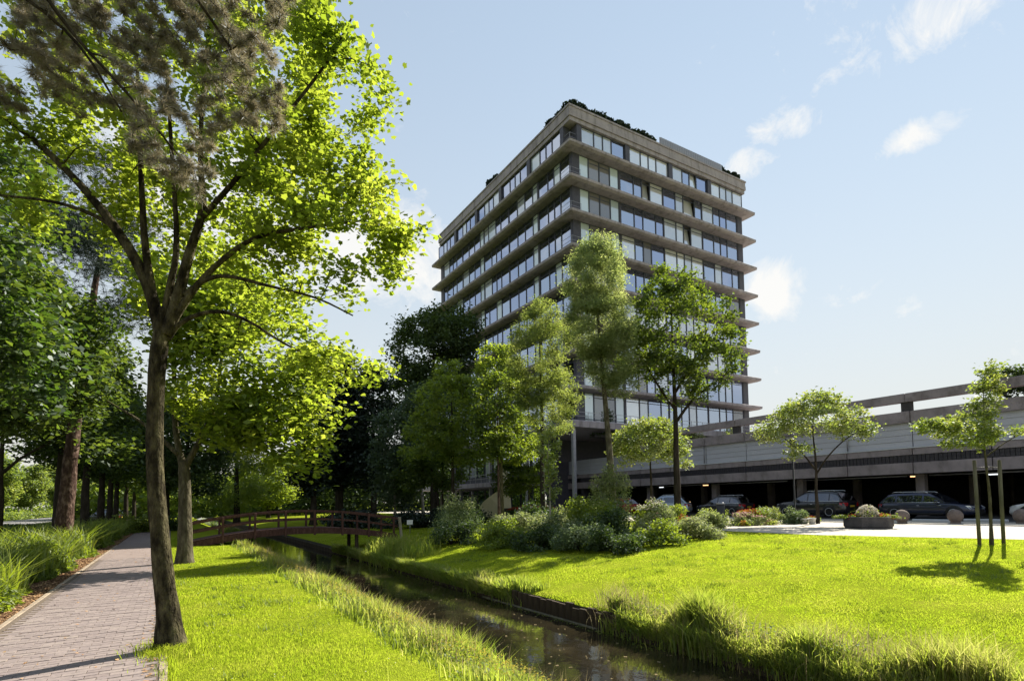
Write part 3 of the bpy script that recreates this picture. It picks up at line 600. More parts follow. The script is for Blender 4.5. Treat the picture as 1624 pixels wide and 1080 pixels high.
# darker coarse clumps and worn spots break up the lawn
n_ = 230; C0 = np.concatenate([np.stack([G.uniform(8.2, 19, n_), G.uniform(2.5, 20, n_)], 1), np.stack([G.uniform(.2, 2.2, 40), G.uniform(5, 18, 40)], 1)]); rr_ = G.uniform(.08, .34, len(C0))
k_ = 45; Q = np.repeat(C0, k_, 0) + G.normal(0, 1, (len(C0) * k_, 2)) * np.repeat(rr_, k_)[:, None] * np.array([.7, .5]); P = np.concatenate([Q, np.zeros((len(Q), 1))], 1); P = P[inview(P) & ((P[:, 0] < 2.2) | (P[:, 0] > 7.6))]; P[:, 2] = gz(P[:, 0], P[:, 1]) - .004
tag(blades('coarse_grass', P, np.full(len(P), .075), .006 + .0012 * depth(P), M['shrub_mid'], G, .9), 'darker coarse tufts scattered in the lawns', 'grass', kind='stuff')

# ------------------------------------------------------------------ office tower
TX0, TX1, TY0, TY1 = 34.4, 60.6, 43.7, 75.0       # glazing planes
tw = thing('office_tower', 'tall office tower with brown concrete bands and glazed floors', 'building', (34.4, 43.7, .3))
TL = Vector((34.4, 43.7, .3))
def tb(mb, name, mat): o = mb.build(name, mat, tw); o.location = -TL; return o
SLX0, SLX1, SLY0, SLY1 = 33.2, 62.6, 42.4, 76.9
ZK = [37.2 - 3.52 * k for k in range(8)]
for k, z in enumerate(ZK):
    a, b = z - .06, z + .36; m = MB(); ring = lambda d: [(SLX0 + d + .15, SLY0 + d), (SLX1 - d - .15, SLY0 + d), (SLX1 - d, SLY0 + d + .15), (SLX1 - d, SLY1 - d - .15), (SLX1 - d - .15, SLY1 - d), (SLX0 + d + .15, SLY1 - d), (SLX0 + d, SLY1 - d - .15), (SLX0 + d, SLY0 + d + .15)]
    V = [(x, y, a) for x, y in ring(.30)] + [(x, y, a + .12) for x, y in ring(.02)] + [(x, y, b - .06) for x, y in ring(0)] + [(x, y, b) for x, y in ring(.07)]
    F = [tuple(range(7, -1, -1)), tuple(range(24, 32))]
    for r in (0, 8, 16):
        for i in range(8): j = (i + 1) % 8; F.append((r + i, r + j, r + 8 + j, r + 8 + i))
    m.add(V, F); tb(m, 'floor_slab', M['concrete'])
# roof parapet in three courses, with recessed joints
m = MB(); px1, py1 = 60.9, 74.4
for (z0, z1, d) in ((39.55, 39.95, .12), (39.97, 40.45, 0), (40.47, 40.92, .03), (40.94, 41.12, -.05)):
    m.box(33.3 + d, px1 - d, 42.5 + d, py1 - d, z0, z1)
m.box(33.5, px1 - .2, 42.7, py1 - .2, 39.6, 41.05)
tb(m, 'roof_parapet', M['concrete'])
m = MB(); 
for i in range(27): m.box(46.2 + i * .38, 46.2 + i * .38 + .30, 42.60, 42.66, 41.14, 42.0)
m.box(46.0, 56.6, 42.62, 42.64, 41.16, 41.95); tb(m, 'roof_screen', M['steel'])
# lift core and inner walls behind the glazing
m = MB(); m.box(40.5, 54.5, 50, 69, 8.6, 39.6); tb(m, 'inner_core', M['deepdark'])
m = MB()
for k in range(9):
    for (x, y) in ((37, 47), (44, 46.2), (51, 46.2), (58, 47), (36.6, 54), (36.6, 62), (36.6, 70)): m.box(x - .2, x + .2, y - .2, y + .2, (ZK[k] if k < 8 else 9.0) + .38, (ZK[k - 1] - .25) if k else 39.55)
tb(m, 'inner_columns', M['facade_dark'])
def frame_mesh(w, h, tr, kind):
    m = MB(); t = .07; dp = .12
    m.box(-w / 2, -w / 2 + t, 0, dp, 0, h); m.box(w / 2 - t, w / 2, 0, dp, 0, h); m.box(-w / 2 + t, w / 2 - t, 0, dp, 0, t); m.box(-w / 2 + t, w / 2 - t, 0, dp, h - t, h)
    if tr: m.box(-w / 2 + t, w / 2 - t, .01, dp - .01, h - tr, h - tr + .07)
    if kind == 'sill': m.box(-w / 2 + t, w / 2 - t, .01, dp - .01, .55, .62)
    return m.mesh('window', M['winframe'])
fcache = {}; pcache = {}
def get_frame(w, h, tr, kind):
    k = (round(w, 2), round(h, 2), tr, kind)
    if k not in fcache: fcache[k] = frame_mesh(*k)
    return fcache[k]
def get_pane(w, h, mat):
    k = (round(w, 2), round(h, 2), mat)
    if k not in pcache: m = MB(); m.box(-w / 2 + .07, w / 2 - .07, .05, .07, .07, h - .07); pcache[k] = m.mesh('pane', M[mat])
    return pcache[k]
nwin = 0; restm = {}
def window(face, s0, w, z0, h, tr, kind, mat, tilt=0.0):
    """face 'A': plane y=TY0, s along +x; face 'B': plane x=TX0, s along +y"""
    global nwin
    out = .80 if z0 > 37 else 0
    if face == 'A': loc = Vector((TX0 + s0 + w / 2, TY0 - out, z0)) - TL; rz = 0
    else: loc = Vector((TX0 - out, TY0 + s0 + w / 2, z0)) - TL; rz = -math.pi / 2
    if nwin >= 300:
        for nm, me in (('w', get_frame(w, h, tr, kind)), ('p' + mat, get_pane(w, h, mat))):
            b = restm.setdefault(nm, MB()); ca, sa = math.cos(rz), math.sin(rz); mt = me.materials[0]
            b.mat = mt; b.add([(loc.x + v.co.x * ca - v.co.y * sa, loc.y + v.co.x * sa + v.co.y * ca, loc.z + v.co.z) for v in me.vertices], [tuple(p.vertices) for p in me.polygons])
        return
    nwin += 1
    o = link('window', get_frame(w, h, tr, kind), tw); o.location = loc; o.rotation_euler = (0, 0, rz)
    p = link('pane', get_pane(w, h, mat), o)
    if tilt: p.rotation_euler = (tilt, 0, 0); o['label'] = 'window tilted open'
rw = random.Random(21)
def mat_a():
    return rw.choices(['glass', 'pane_curtain', 'pane_white', 'glass_blue', 'pane_blind'], [6, 4.5, .9, 2.5, .5])[0]
def mat_b():
    return rw.choices(['glass_blue', 'glass', 'pane_curtain', 'pane_pale', 'pane_blind'], [9, 3, 1.3, .9, .3])[0]
piers = {}
def floor_row(k, face):
    nb = 4 if face == 'A' else 5; LEN = (TX1 - TX0) if face == 'A' else (TY1 - TY0); bay = LEN / nb
    z0 = (ZK[k] + .36) if k < 8 else 9.22; z1 = 39.55 if k == 0 else ZK[k - 1] - .06; h = z1 - z0
    def pier(s0, s1, dpt=.35, proud=.05):
        pm = MB()
        if face == 'A': pm.box(TX0 + s0, TX0 + s1, TY0 - proud, TY0 + dpt, z0, z1)
        else: pm.box(TX0 - proud, TX0 + dpt, TY0 + s0, TY0 + s1, z0, z1)
        tb(pm, 'pier', M['facade_dark'])
    for b in range(nb):
        s = b * bay
        if k == 0:
            pier(s + (.06 if b == 0 and face == 'B' else 0), s + .62, .5, .95); s += .62; W_ = bay - .62; ws = [.29, .20, .20, .31]
            mts = [mat_a() if face == 'A' else mat_b() for _ in ws]
            if face == 'A': mts = [['pane_curtain', 'pane_curtain', 'pane_curtain', 'glass'], ['pane_white'] * 4, ['pane_curtain', 'glass', 'pane_white', 'glass_blue'], ['pane_white', 'pane_curtain', 'pane_curtain', 'pane_white']][b]
            for f, mt in zip(ws, mts):
                window(face, s, f * W_, z0, h, 0, 'plain', mt, -.12 if (face == 'A' and b == 2 and mt == 'pane_white') else 0); s += f * W_
        elif b == 0:
            d0 = .95 if face == 'A' else .35
            pier(.06 if face == 'B' else 0, d0, .4, .03); s = d0; W_ = bay - d0 - .22
            if face == 'A': ws = [.23, .27, .27, .23]; mts = ['pane_pale', 'pane_blind', 'pane_blind', 'pane_pale']; trs = (0, .5, .5, 0)
            else: ws = [.29, .2, .2, .31]; mts = [mat_b() for _ in ws]; trs = (.5,) * 4
            for f, mt, tr_ in zip(ws, mts, trs): window(face, s, f * W_, z0, h, tr_, 'plain' if k % 2 else 'sill', mt); s += f * W_
            pier(s, s + .22, .3, .02)
        else:
            W_ = bay; ws = [.30, .19, .19, .32] if (b + k) % 3 else [.30, .2, .3, .2]
            if face == 'B' and b in (1, 3) : ws = [.16, .26, .26, .32]
            for i, f in enumerate(ws):
                mt = mat_a() if face == 'A' else ('pane_pale' if (face == 'B' and b in (1, 3) and i == 0) else mat_b()); tl = 0
                if face == 'A' and i == 2 and ((k == 1 and b in (1, 2)) or (k == 2 and b == 2)): tl = -.14; mt = 'pane_white'
                window(face, s, f * W_ - (.10 if i == 3 else 0), z0, h, .5, 'plain', mt, tl); s += f * W_
            pier(s - .10, s, .3, .03)
    pm = MB()
    if face == 'A': pm.box(TX1, TX1 + .9, TY0 - .05, TY0 + .9, z0, z1)
    else: pm.box(TX0 - .05, TX0 + .9, TY1, TY1 + .9, z0, z1)
    tb(pm, 'pier', M['facade_dark'])
for k in range(9): floor_row(k, 'A')
for k in range(9): floor_row(k, 'B')
for nm, b in restm.items():
    o = b.build('window_row' if nm == 'w' else 'pane_row', b.mat, tw); o['kind'] = 'stuff'
# closing walls of the two unseen sides, roof
m = MB(); m.box(TX1 + .5, TX1 + .8, TY0 + .95, TY1 + .8, 8.6, 39.56); m.box(TX0 + .95, TX1 + .45, TY1 + .5, TY1 + .8, 8.6, 39.56); tb(m, 'rear_wall', M['facade_dark'])
# corner rails on the slabs
m = MB()
for k in range(8):
    z = ZK[k] + .38
    for zz in (.45, .9): m.box(33.6, 33.63, 42.9, 44.6, z + zz, z + zz + .03); m.box(33.6, 34.9, 42.9, 42.93, z + zz, z + zz + .03)
    for (x, y) in ((33.6, 42.9), (33.6, 44.5), (34.85, 42.9)): m.box(x, x + .03, y, y + .03, z, z + .93)
tb(m, 'corner_railings', M['steel'])
# podium canopy slab with railing, its columns and the recessed lobby
m = MB(); m.bbox(31.9, 63, 41.2, 77, 8.55, 9.22, .1); tb(m, 'podium_slab', M['concrete'])
m = MB()
for zz in (9.62, 10.0): m.box(32.1, 32.14, 41.4, 76.8, zz, zz + .04); m.box(32.14, 62.6, 41.4, 41.44, zz, zz + .04)
for i in range(20): m.box(32.1, 32.14, 41.45 + i * 1.8, 41.49 + i * 1.8, 9.2, 10.04)
for i in range(1, 17): m.box(32.1 + i * 1.8, 32.14 + i * 1.8, 41.4, 41.44, 9.2, 10.04)
tb(m, 'podium_railing', M['steel'])
for (x, y) in ((32.4, 41.8), (32.4, 50), (32.4, 58), (32.4, 66), (32.4, 74)):
    m = MB(); m.bbox(x - .17, x + .17, y - .17, y + .17, .3, 8.56, .03); tb(m, 'column', M['steel'])
m = MB(); m.box(35.4, 61, 51, 75, .3, 8.6); tb(m, 'lobby_wall', M['facade_dark'])
m = MB(); m.bbox(30.6, 35.2, 50.2, 77, 3.35, 3.85, .04); tb(m, 'mezzanine_slab', M['concrete'])
m = MB()
for zz in (4.3, 4.75): m.box(30.8, 30.84, 50.4, 76.5, zz, zz + .05)
for i in range(19): m.box(30.8, 30.84, 50.4 + i * 1.4, 50.44 + i * 1.4, 3.85, 4.8)
tb(m, 'mezzanine_railing', M['steel'])
lg = get_frame(2.0, 2.7, .6, 'plain'); lp = get_pane(2.0, 2.7, 'glass')
for i in range(10):
    for (z, mt) in ((.5, 'glass'), (4.9, 'pane_curtain' if i % 3 else 'glass')):
        o = link('lobby_window', lg, tw); o.location = Vector((35.27, 52.6 + i * 2.2, z)) - TL; o.rotation_euler = (0, 0, -math.pi / 2); link('pane', get_pane(2.0, 2.7, mt), o)

# ------------------------------------------------------------------ parking garage
ga = thing('parking_garage', 'long low parking garage of concrete bands with a dark open ground level', 'building', (38.6, 16, .3)); GL = Vector((38.6, 16, .3))
GX = 38.6
def gb(mb, name, mat): o = mb.build(name, mat, ga); o.location = -GL; return o
seams = [12.44 + 3.87 * k for k in range(-9, 10)]
j = .05
def gp(name, x0, x1, h, mat, b):
    m = MB(); m.bbox(x0, x1, 0, 3.87 - j, 0, h, b); return m.mesh(name, M[mat])
meshes = [('lower_beam_panel', gp('lower_beam_panel', 0, .4, .68, 'conc_panel', .02), 2.95), ('upper_beam_panel', gp('upper_beam_panel', 0, .4, .40, 'conc_panel', .02), 4.105),
          ('metal_panel', gp('metal_panel', .16, .45, 1.52, 'cement', .01), 4.575), ('parapet_panel', gp('parapet_panel', -.06, .42, .70, 'conc_panel', .02), 6.09)]
for y in seams:
    for (nm, me, z) in meshes:
        if nm == 'parapet_panel' and y > 38: continue
        o = link(nm, me, ga); o.location = Vector((GX, y, z)) - GL
for i in range(2, 3): pass
m = MB()
for z in (4.95, 5.33, 5.71): m.box(GX + .145, GX + .17, -22, 49, z, z + .025)
gb(m, 'panel_joint_strips', M['steel'])
m = MB(); m.box(GX - .04, GX + .42, -22, 49, 4.508, 4.57); gb(m, 'ledge', M['ledge'])
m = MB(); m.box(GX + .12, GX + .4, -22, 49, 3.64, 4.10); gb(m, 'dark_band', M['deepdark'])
m = MB(); tl = 0
for i in range(int(71 / .22)):
    y = -22 + i * .22
    m.box(GX + .06, GX + .12, y, y + .19, 3.66, 3.865); m.box(GX + .06, GX + .12, y, y + .19, 3.885, 4.085)
gb(m, 'tile_band', M['black_tile'])['kind'] = 'stuff'
for y in (20.1, 31.9, 4.6):
    m = MB(); m.tube([(GX + .05, y, 6.05), (GX + .05, y, 4.62)], [.045, .045], 8); gb(m, 'drain_pipe', M['steel'])
m = MB()
for y in (2, 9, 17, 25, 33, 41): m.tube([(GX + .9, y, 2.83), (GX + .9, y + 6.8, 2.83)], [.05, .05], 6)
gb(m, 'ceiling_pipes', M['steel'])['kind'] = 'stuff'
# free-standing top beam on short posts
for (y0, y1) in ((-22, 4.4), (4.42, 16.5), (16.52, 28.7), (28.72, 41)):
    m = MB(); m.bbox(GX - .08, GX + .4, y0, y1, 7.37, 7.9, .03); gb(m, 'top_beam', M['conc_panel'])
for y in (4.4, 16.5, 28.7, 40.6):
    m = MB(); m.box(GX + .03, GX + .36, y - .28, y + .28, 6.8, 7.36); gb(m, 'beam_post', M['deepdark'])
# thicker parapet blocks towards the right end
m = MB(); m.box(GX - .02, GX + .35, -22, 10.2, 6.8, 7.36); gb(m, 'parapet_infill', M['conc_panel'])
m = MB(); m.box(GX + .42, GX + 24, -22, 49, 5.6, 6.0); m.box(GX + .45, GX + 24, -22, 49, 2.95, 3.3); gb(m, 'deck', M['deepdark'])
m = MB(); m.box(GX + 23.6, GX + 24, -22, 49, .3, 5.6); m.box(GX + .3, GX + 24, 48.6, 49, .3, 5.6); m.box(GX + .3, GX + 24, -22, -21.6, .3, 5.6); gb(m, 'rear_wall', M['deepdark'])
m = MB(); m.box(GX - .3, GX + 23.6, -21.6, 48.6, .31, .325); gb(m, 'garage_floor', M['asphalt'])
for y in (-7, .7, 8.5, 16.2, 24.0, 31.7, 39.4, 46.5):
    for dx in (1.2, 9.0):
        m = MB(); m.bbox(GX + dx, GX + dx + .5, y, y + .5, .32, 2.96, .03); gb(m, 'garage_column', M['conc_panel'])
for (x, y, mt) in ((41.5, 17.4, 'tube'), (44, 14.2, 'tube_white'), (42, 34.6, 'tube'), (43, 41, 'tube_white')):
    L_ = thing('ceiling_lamp', {17.4: 'lit orange lamp on the garage ceiling above the dark blue estate car', 14.2: 'small lit white lamp deep inside the garage near the staked tree', 34.6: 'lit orange lamp on the garage ceiling above the silver car', 41: 'small lit white lamp in the far end of the garage'}[y], 'lamp', (x, y, 2.94), 0, 'lamps in the garage')
    m = MB(); m.bbox(-.12, .12, -.34, .34, -.05, 0, .01); m.build('housing', M['white'], L_)
    m = MB(); m.tube([(0, -.28, -.09), (0, .28, -.09)], [.035, .035], 8); m.build('tube', M[mt], L_)
# dark paved drive in the garage shade
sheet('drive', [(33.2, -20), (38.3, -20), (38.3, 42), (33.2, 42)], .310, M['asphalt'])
m = MB()

# ------------------------------------------------------------------ footbridge
br = thing('footbridge', 'low arched reddish wooden footbridge over the canal', 'bridge', (5, 27.9, 0))
def dz(x): u = (x - .3) / 9.6; return .05 + .52 * 4 * u * (1 - u)
for yy in (27.0, 28.8):
    V = []; m = MB(); xs_ = np.linspace(.5, 9.7, 20)
    for x in xs_: z = dz(x); V += [(x, yy - .07, z - .24), (x, yy + .07, z - .24), (x, yy + .07, z), (x, yy - .07, z)]
    F = []
    for i in range(19):
        for k in range(4): F.append((i * 4 + k, i * 4 + (k + 1) % 4, i * 4 + 4 + (k + 1) % 4, i * 4 + 4 + k))
    F += [(3, 2, 1, 0), (76, 77, 78, 79)]
    m.add(V, F); o = m.build('deck_beam', M['bridge_red'], br); o.location = (-5, -27.9, 0)
    for (h, t) in ((.80, .05), (.42, .04)):
        m = MB(); V = []
        for x in xs_: z = dz(x) + h; V += [(x, yy - .03, z - t), (x, yy + .03, z - t), (x, yy + .03, z + t), (x, yy - .03, z + t)]
        m.add(V, F); o = m.build('handrail' if h > .6 else 'mid_rail', M['bridge_red'], br); o.location = (-5, -27.9, 0)
    for i in range(8):
        x = .62 + i * 1.265; m = MB(); m.bbox(-.045, .045, -.045, .045, -.30, .84, .008); o = m.build('rail_post', M['bridge_red'], br); o.location = (x - 5, yy - 27.9 + (-.09 if yy < 28 else .09), dz(x))
pm_ = MB(); pm_.box(0, .135, -.9, .9, 0, .04); pme = pm_.mesh('deck_plank', M['bridge_red'])
for i in range(62):
    x = .5 + i * .148; o = link('deck_plank', pme, br); o.location = (x - 5, 0, dz(x + .07) + .006); o.rotation_euler = (0, -math.atan((dz(x + .14) - dz(x)) / .14), 0)
for x in (3.0, 7.7):
    for y in (27.2, 28.6):
        m = MB(); m.tube([(x, y, -1.5), (x, y, dz(x) - .22)], [.10, .09], 8); o = m.build('pile', M['revet'], br); o.location = (-5, -27.9, 0)
ep = MB(); ep.bbox(-.06, .06, -.06, .06, -.2, .98, .01); o = ep.build('end_post', M['old_wood']); o.location = (9.75, 26.6, .0); o.rotation_euler = (0, -.10, 0)
tag(o, 'pale weathered wooden post at the right end of the footbridge', 'post')

# ------------------------------------------------------------------ cars
def car(name, label, loc, rz, L, W_, H, col, kind='estate', seed=0):
    """built with its nose towards +x, centred, z=0 on the ground"""
    root = thing(name, label, 'car', loc, rz, 'cars parked in front of the garage'); w = W_ / 2; h = L / 2
    belt = .60 * H; hoodz = {'estate': .60, 'suv': .64, 'hatch': .60}[kind] * H
    # lower body: stations (x, half width factor, bottom z, shoulder z, top z)
    st = [(-h, .80, .42, .56, belt * .86), (-h + .10, .93, .26, .60, belt * .96), (-h + .45, .985, .22, .62, belt), (-h * .45, 1, .20, .62, belt), (0, 1, .20, .62, belt * .985),
          (h * .38, 1, .20, .61, belt * .97), (h * .50, .99, .20, .60, hoodz * .955), (h * .74, .965, .20, .58, hoodz * .90), (h * .90, .90, .22, .54, hoodz * .82), (h * .97, .80, .26, .50, hoodz * .70), (h, .66, .34, .46, hoodz * .55)]
    m = MB(); V = []; n = 14
    for (x, f, zb, zs, zt) in st:
        ww = w * f; V += [(x, -ww * .80, zb), (x, -ww * .97, zb + .06), (x, -ww, zs * .75), (x, -ww, zs), (x, -ww * .985, zt - .10), (x, -ww * .93, zt - .015), (x, -ww * .55, zt + .015),
                          (x, ww * .55, zt + .015), (x, ww * .93, zt - .015), (x, ww * .985, zt - .10), (x, ww, zs), (x, ww, zs * .75), (x, ww * .97, zb + .06), (x, ww * .80, zb)]
    F = [tuple(range(n - 1, -1, -1)), tuple((len(st) - 1) * n + i for i in range(n))]
    for i in range(len(st) - 1):
        for k in range(n): j_ = (k + 1) % n; F.append((i * n + k, (i + 1) * n + k, (i + 1) * n + j_, i * n + j_))
    m.add(V, F, True); body = m.build('body', M[col], root)
    body.data.set_sharp_from_angle(angle=R_(50))
    # greenhouse
    xr0, xr1 = (-h + .12, -h + .52) if kind != 'hatch' else (-h + .10, -h + .65)
    xf1, xf0 = h * .10, h * .46
    rz_ = H - .03; pr = [(xr0, belt - .03, .90, belt), (xr1 - .02, belt - .03, .90, rz_ - .12), (xr1 + .35, belt - .03, .90, rz_ - .03), (-.15 * h, belt - .03, .90, rz_), (xf1, belt - .03, .90, rz_ - .05), ((xf0 + xf1) / 2, belt - .03, .90, (rz_ + belt) / 2 + .06), (xf0, belt - .03, .90, belt)]
    m = MB(); V = []
    for (x, zb, f, zt) in pr:
        q = (zt - belt) / (rz_ - belt); wt_ = w * (.93 - .19 * q); V += [(x, -w * .93, zb), (x, -wt_ - .01, zb + (zt - zb) * .86), (x, -wt_ * .88, zt), (x, wt_ * .88, zt), (x, wt_ + .01, zb + (zt - zb) * .86), (x, w * .93, zb)]
    F = []
    for i in range(len(pr) - 1):
        for k in range(6): j_ = (k + 1) % 6; F.append((i * 6 + k, (i + 1) * 6 + k, (i + 1) * 6 + j_, i * 6 + j_))
    F += [tuple(range(5, -1, -1)), tuple(36 + i for i in range(6))]
    m.add(V, F, True); o = m.build('roof_and_pillars', M[col], root); o.data.set_sharp_from_angle(angle=R_(35))
    def ztop(x): return float(np.interp(x, [p[0] for p in pr], [p[3] for p in pr]))
    def side_y(x, z):
        zt = ztop(x); q = (zt - belt) / (rz_ - belt); wt_ = w * (.93 - .19 * q) + .01; a = (z - (belt - .03)) / max(.01, (zt - belt + .03) * .86); return w * .93 + (wt_ - w * .93) * min(1, max(0, a))
    # side windows
    cuts = [(xr0 + .22, xr1 + .42, 'quarter'), (xr1 + .50, -.02 * h, 'rear'), (-.02 * h + .09, xf0 - .34, 'front')]
    for sgn in (-1, 1):
        for (a, b, _) in cuts:
            pts = []; N_ = 5
            for i in range(N_ + 1): x = a + (b - a) * i / N_; pts.append((x, belt + .035))
            for i in range(N_, -1, -1): x = a + (b - a) * i / N_; pts.append((x, max(belt + .06, min(ztop(x) - .13, belt + (ztop(x) - belt) * .84))))
            m = MB(); V = [(x, sgn * (side_y(x, z) + .006), z) for x, z in pts] + [(x, sgn * (side_y(x, z) - .01), z) for x, z in pts]; k = len(pts)
            F = [tuple(range(k)) if sgn < 0 else tuple(range(k - 1, -1, -1))] + [(i, (i + 1) % k, k + (i + 1) % k, k + i) for i in range(k)]
            m.add(V, F); m.build('side_window', M['car_glass'], root)
        m = MB(); m.tube([(xr0 + .2, sgn * (w * .935 + .004), belt + .012), (0, sgn * (w * .935 + .006), belt + .012), (xf0 - .25, sgn * (w * .935 + .006), belt + .008)], [.018] * 3, 6); m.build('window_trim', M['chrome'], root)
        m = MB(); m.tube([(xr1 + .2, sgn * w * .66, H - .03), (xr1 + .3, sgn * w * .66, H + .02), (xf1 - .2, sgn * w * .66, H + .015), (xf1 - .05, sgn * w * .66, H - .05)], [.018] * 4, 6); m.build('roof_rail', M['chrome'], root)
        m = MB(); m.bbox(xf0 - .48, xf0 - .30, min(sgn * (w * .95), sgn * (w * 1.12)), max(sgn * (w * .95), sgn * (w * 1.12)), belt + .03, belt + .16, .03); m.build('mirror', M[col], root)
        for xx in (-.02 * h - .3, .30 * h):
            m = MB(); m.tube([(xx, sgn * (w + .012), belt * .83), (xx + .19, sgn * (w + .012), belt * .83)], [.014] * 2, 6); m.build('door_handle', M['chrome'], root)
        m = MB(); m.bbox(-h * .46, h * .42, min(sgn * (w - .02), sgn * (w + .012)), max(sgn * (w - .02), sgn * (w + .012)), .26, .33, .006); m.build('sill_strip', M['black_plastic'], root)
        for xx in (-.02 * h + .02, .36 * h, -.48 * h):   # door seams
            m = MB(); m.box(xx - .004, xx + .004, min(sgn * (w - .03), sgn * (w + .002)), max(sgn * (w - .03), sgn * (w + .002)), .36, belt - .12); m.build('door_seam', M['black_plastic'], root)
    # windscreen and rear window
    for (xa, za, xb, zb, nm) in ((xf0 - .04, belt + .03, xf1 + .06, rz_ - .10, 'windscreen'), (xr0 + .05, belt + .06, xr1 - .01, rz_ - .17, 'rear_window')):
        s_ = 1 if nm == 'windscreen' else -1; m = MB(); wa, wb = w * .82, w * .68; mz = (ztop((xa + xb) / 2)) if nm == 'windscreen' else None
        xm = (xa + xb) / 2; zm = (mz + .012) if mz else (za + zb) / 2 + .05
        m.add([(xa + s_ * .02, -wa, za), (xa + s_ * .02, wa, za), (xm + s_ * .02, (wa + wb) / 2, zm), (xb + s_ * .02, wb, zb + .04), (xb + s_ * .02, -wb, zb + .04), (xm + s_ * .02, -(wa + wb) / 2, zm)], [(0, 1, 2, 5), (5, 2, 3, 4)]); m.build(nm, M['car_glass'], root)
    # wheels with arches
    wr = .325 if kind != 'suv' else .355
    for xx in (-h * .60, h * .62):
        for sgn in (-1, 1):
            m = MB(); m.lathe([(wr + .075, -.004), (wr + .07, .004)], 24); o = m.build('wheel_arch', M['black_plastic'], root); o.rotation_euler = (math.pi / 2 * -sgn, 0, 0); o.location = (xx, sgn * (w + .001), wr + .02)
            wo = MB().lathe([(wr * .62, -.10), (wr * .93, -.10), (wr, -.07), (wr, .05), (wr * .94, .09), (wr * .70, .09)], 24).build('wheel', M['tyre'], root); wo.rotation_euler = (math.pi / 2 * -sgn, 0, 0); wo.location = (xx, sgn * (w - .05), wr)
            m = MB(); m.lathe([(wr * .70, .070), (wr * .69, .085), (wr * .60, .060), (.06, .055)], 24); ri = m.build('rim', M['black_plastic'], wo)
            m = MB(); m.lathe([(.055, .055), (.05, .088)], 12)
            for k in range(7):
                a = k * 2 * math.pi / 7; ca, sa = math.cos(a), math.sin(a); q = .028
                m.add([(ca * r - sa * s * q, sa * r + ca * s * q, zz) for zz in (.06, .088) for r, s in ((.04, -1), (.04, 1), (wr * .67, 1), (wr * .67, -1))], [(4, 5, 6, 7), (0, 1, 5, 4), (1, 2, 6, 5), (2, 3, 7, 6), (3, 0, 4, 7)])
            m.lathe([(wr * .72, .066), (wr * .71, .092), (wr * .62, .090), (wr * .62, .066)], 24); m.build('spokes', M['rim'], wo)
    for sgn in (-1, 1):
        m = MB(); m.add([(-h + .02, sgn * w * .80, belt * .70), (-h + .02, sgn * w * .55, belt * .70), (-h - .005, sgn * w * .52, belt * .90), (-h + .06, sgn * w * .86, belt * .92), (-h + .34, sgn * w * .995, belt * .92), (-h + .26, sgn * w * .995, belt * .78)], [(0, 1, 2, 3), (0, 3, 4, 5)]); o = m.build('tail_lamp', M['red_lamp'], root)
        o.location = (-.02, sgn * .012, 0)
        m = MB(); m.add([(h - .02, sgn * w * .45, hoodz * .56), (h + .005, sgn * w * .48, hoodz * .70), (h * .90, sgn * w * .84, hoodz * .80), (h * .83, sgn * w * .93, hoodz * .80), (h * .90, sgn * w * .88, hoodz * .62), (h * .95, sgn * w * .78, hoodz * .58)], [(0, 1, 2, 5), (5, 2, 3, 4)]); o = m.build('headlamp', M['clear_lamp'], root); o.location = (.02, sgn * .015, .01)
    m = MB(); m.bbox(h - .05, h + .01, -w * .42, w * .42, hoodz * .42, hoodz * .58, .01); m.build('grille', M['black_plastic'], root)
    m = MB(); m.bbox(h - .12, h + .02, -w * .6, w * .6, .26, .36, .01); m.build('lower_grille', M['black_plastic'], root)
    m = MB(); m.bbox(-h - .012, -h + .05, -.26, .26, belt * .64, belt * .64 + .11, .004); m.build('number_plate', M['plate'], root)
    return root
M['p_suv'] = paint('dark_grey_paint', (.018, .019, .026), .4); M['p_blue'] = paint('dark_blue_paint', (.016, .022, .055), .4); M['p_white'] = paint('white_car_paint', (.52, .53, .55), .1)
M['p_hatch'] = paint('charcoal_paint', (.03, .032, .038), .5); M['p_silver'] = paint('silver_blue_paint', (.30, .36, .44), .5); M['p_red'] = paint('red_paint', (.32, .02, .02), .1)
PI = math.pi
car('parked_car', 'dark grey sport utility car with pale rims, behind the young tree', (36.35, 21.15, .315), PI / 2, 4.75, 1.85, 1.68, 'p_suv', 'suv')
car('parked_car', 'dark blue estate car facing right behind the round bollards', (36.35, 14.6, .315), -PI / 2, 4.65, 1.82, 1.48, 'p_blue', 'estate')
car('parked_car', 'white car at the right edge of the photo', (36.35, 8.75, .315), PI / 2, 4.4, 1.76, 1.50, 'p_white', 'hatch')
car('parked_car', 'charcoal hatchback with red tail lamps beside the dark waste bin', (36.9, 28.7, .315), PI / 2 + .05, 4.3, 1.78, 1.52, 'p_hatch', 'hatch')
car('parked_car', 'silver-blue car half hidden behind the tall straight tree trunk', (34.6, 32.6, .315), PI / 2 + .5, 4.0, 1.74, 1.64, 'p_silver', 'hatch')
car('parked_car', 'red car mostly hidden by the shrubs', (34.2, 38.0, .315), PI / 2, 4.1, 1.74, 1.50, 'p_red', 'hatch')
c = car('parked_car', 'distant dark car with a white wheel arch glimpsed between the trees along the road', (-6.4, 78, .02), PI / 2 + 1.0, 4.2, 1.76, 1.5, 'p_hatch', 'hatch'); c['group'] = 'car by the road'

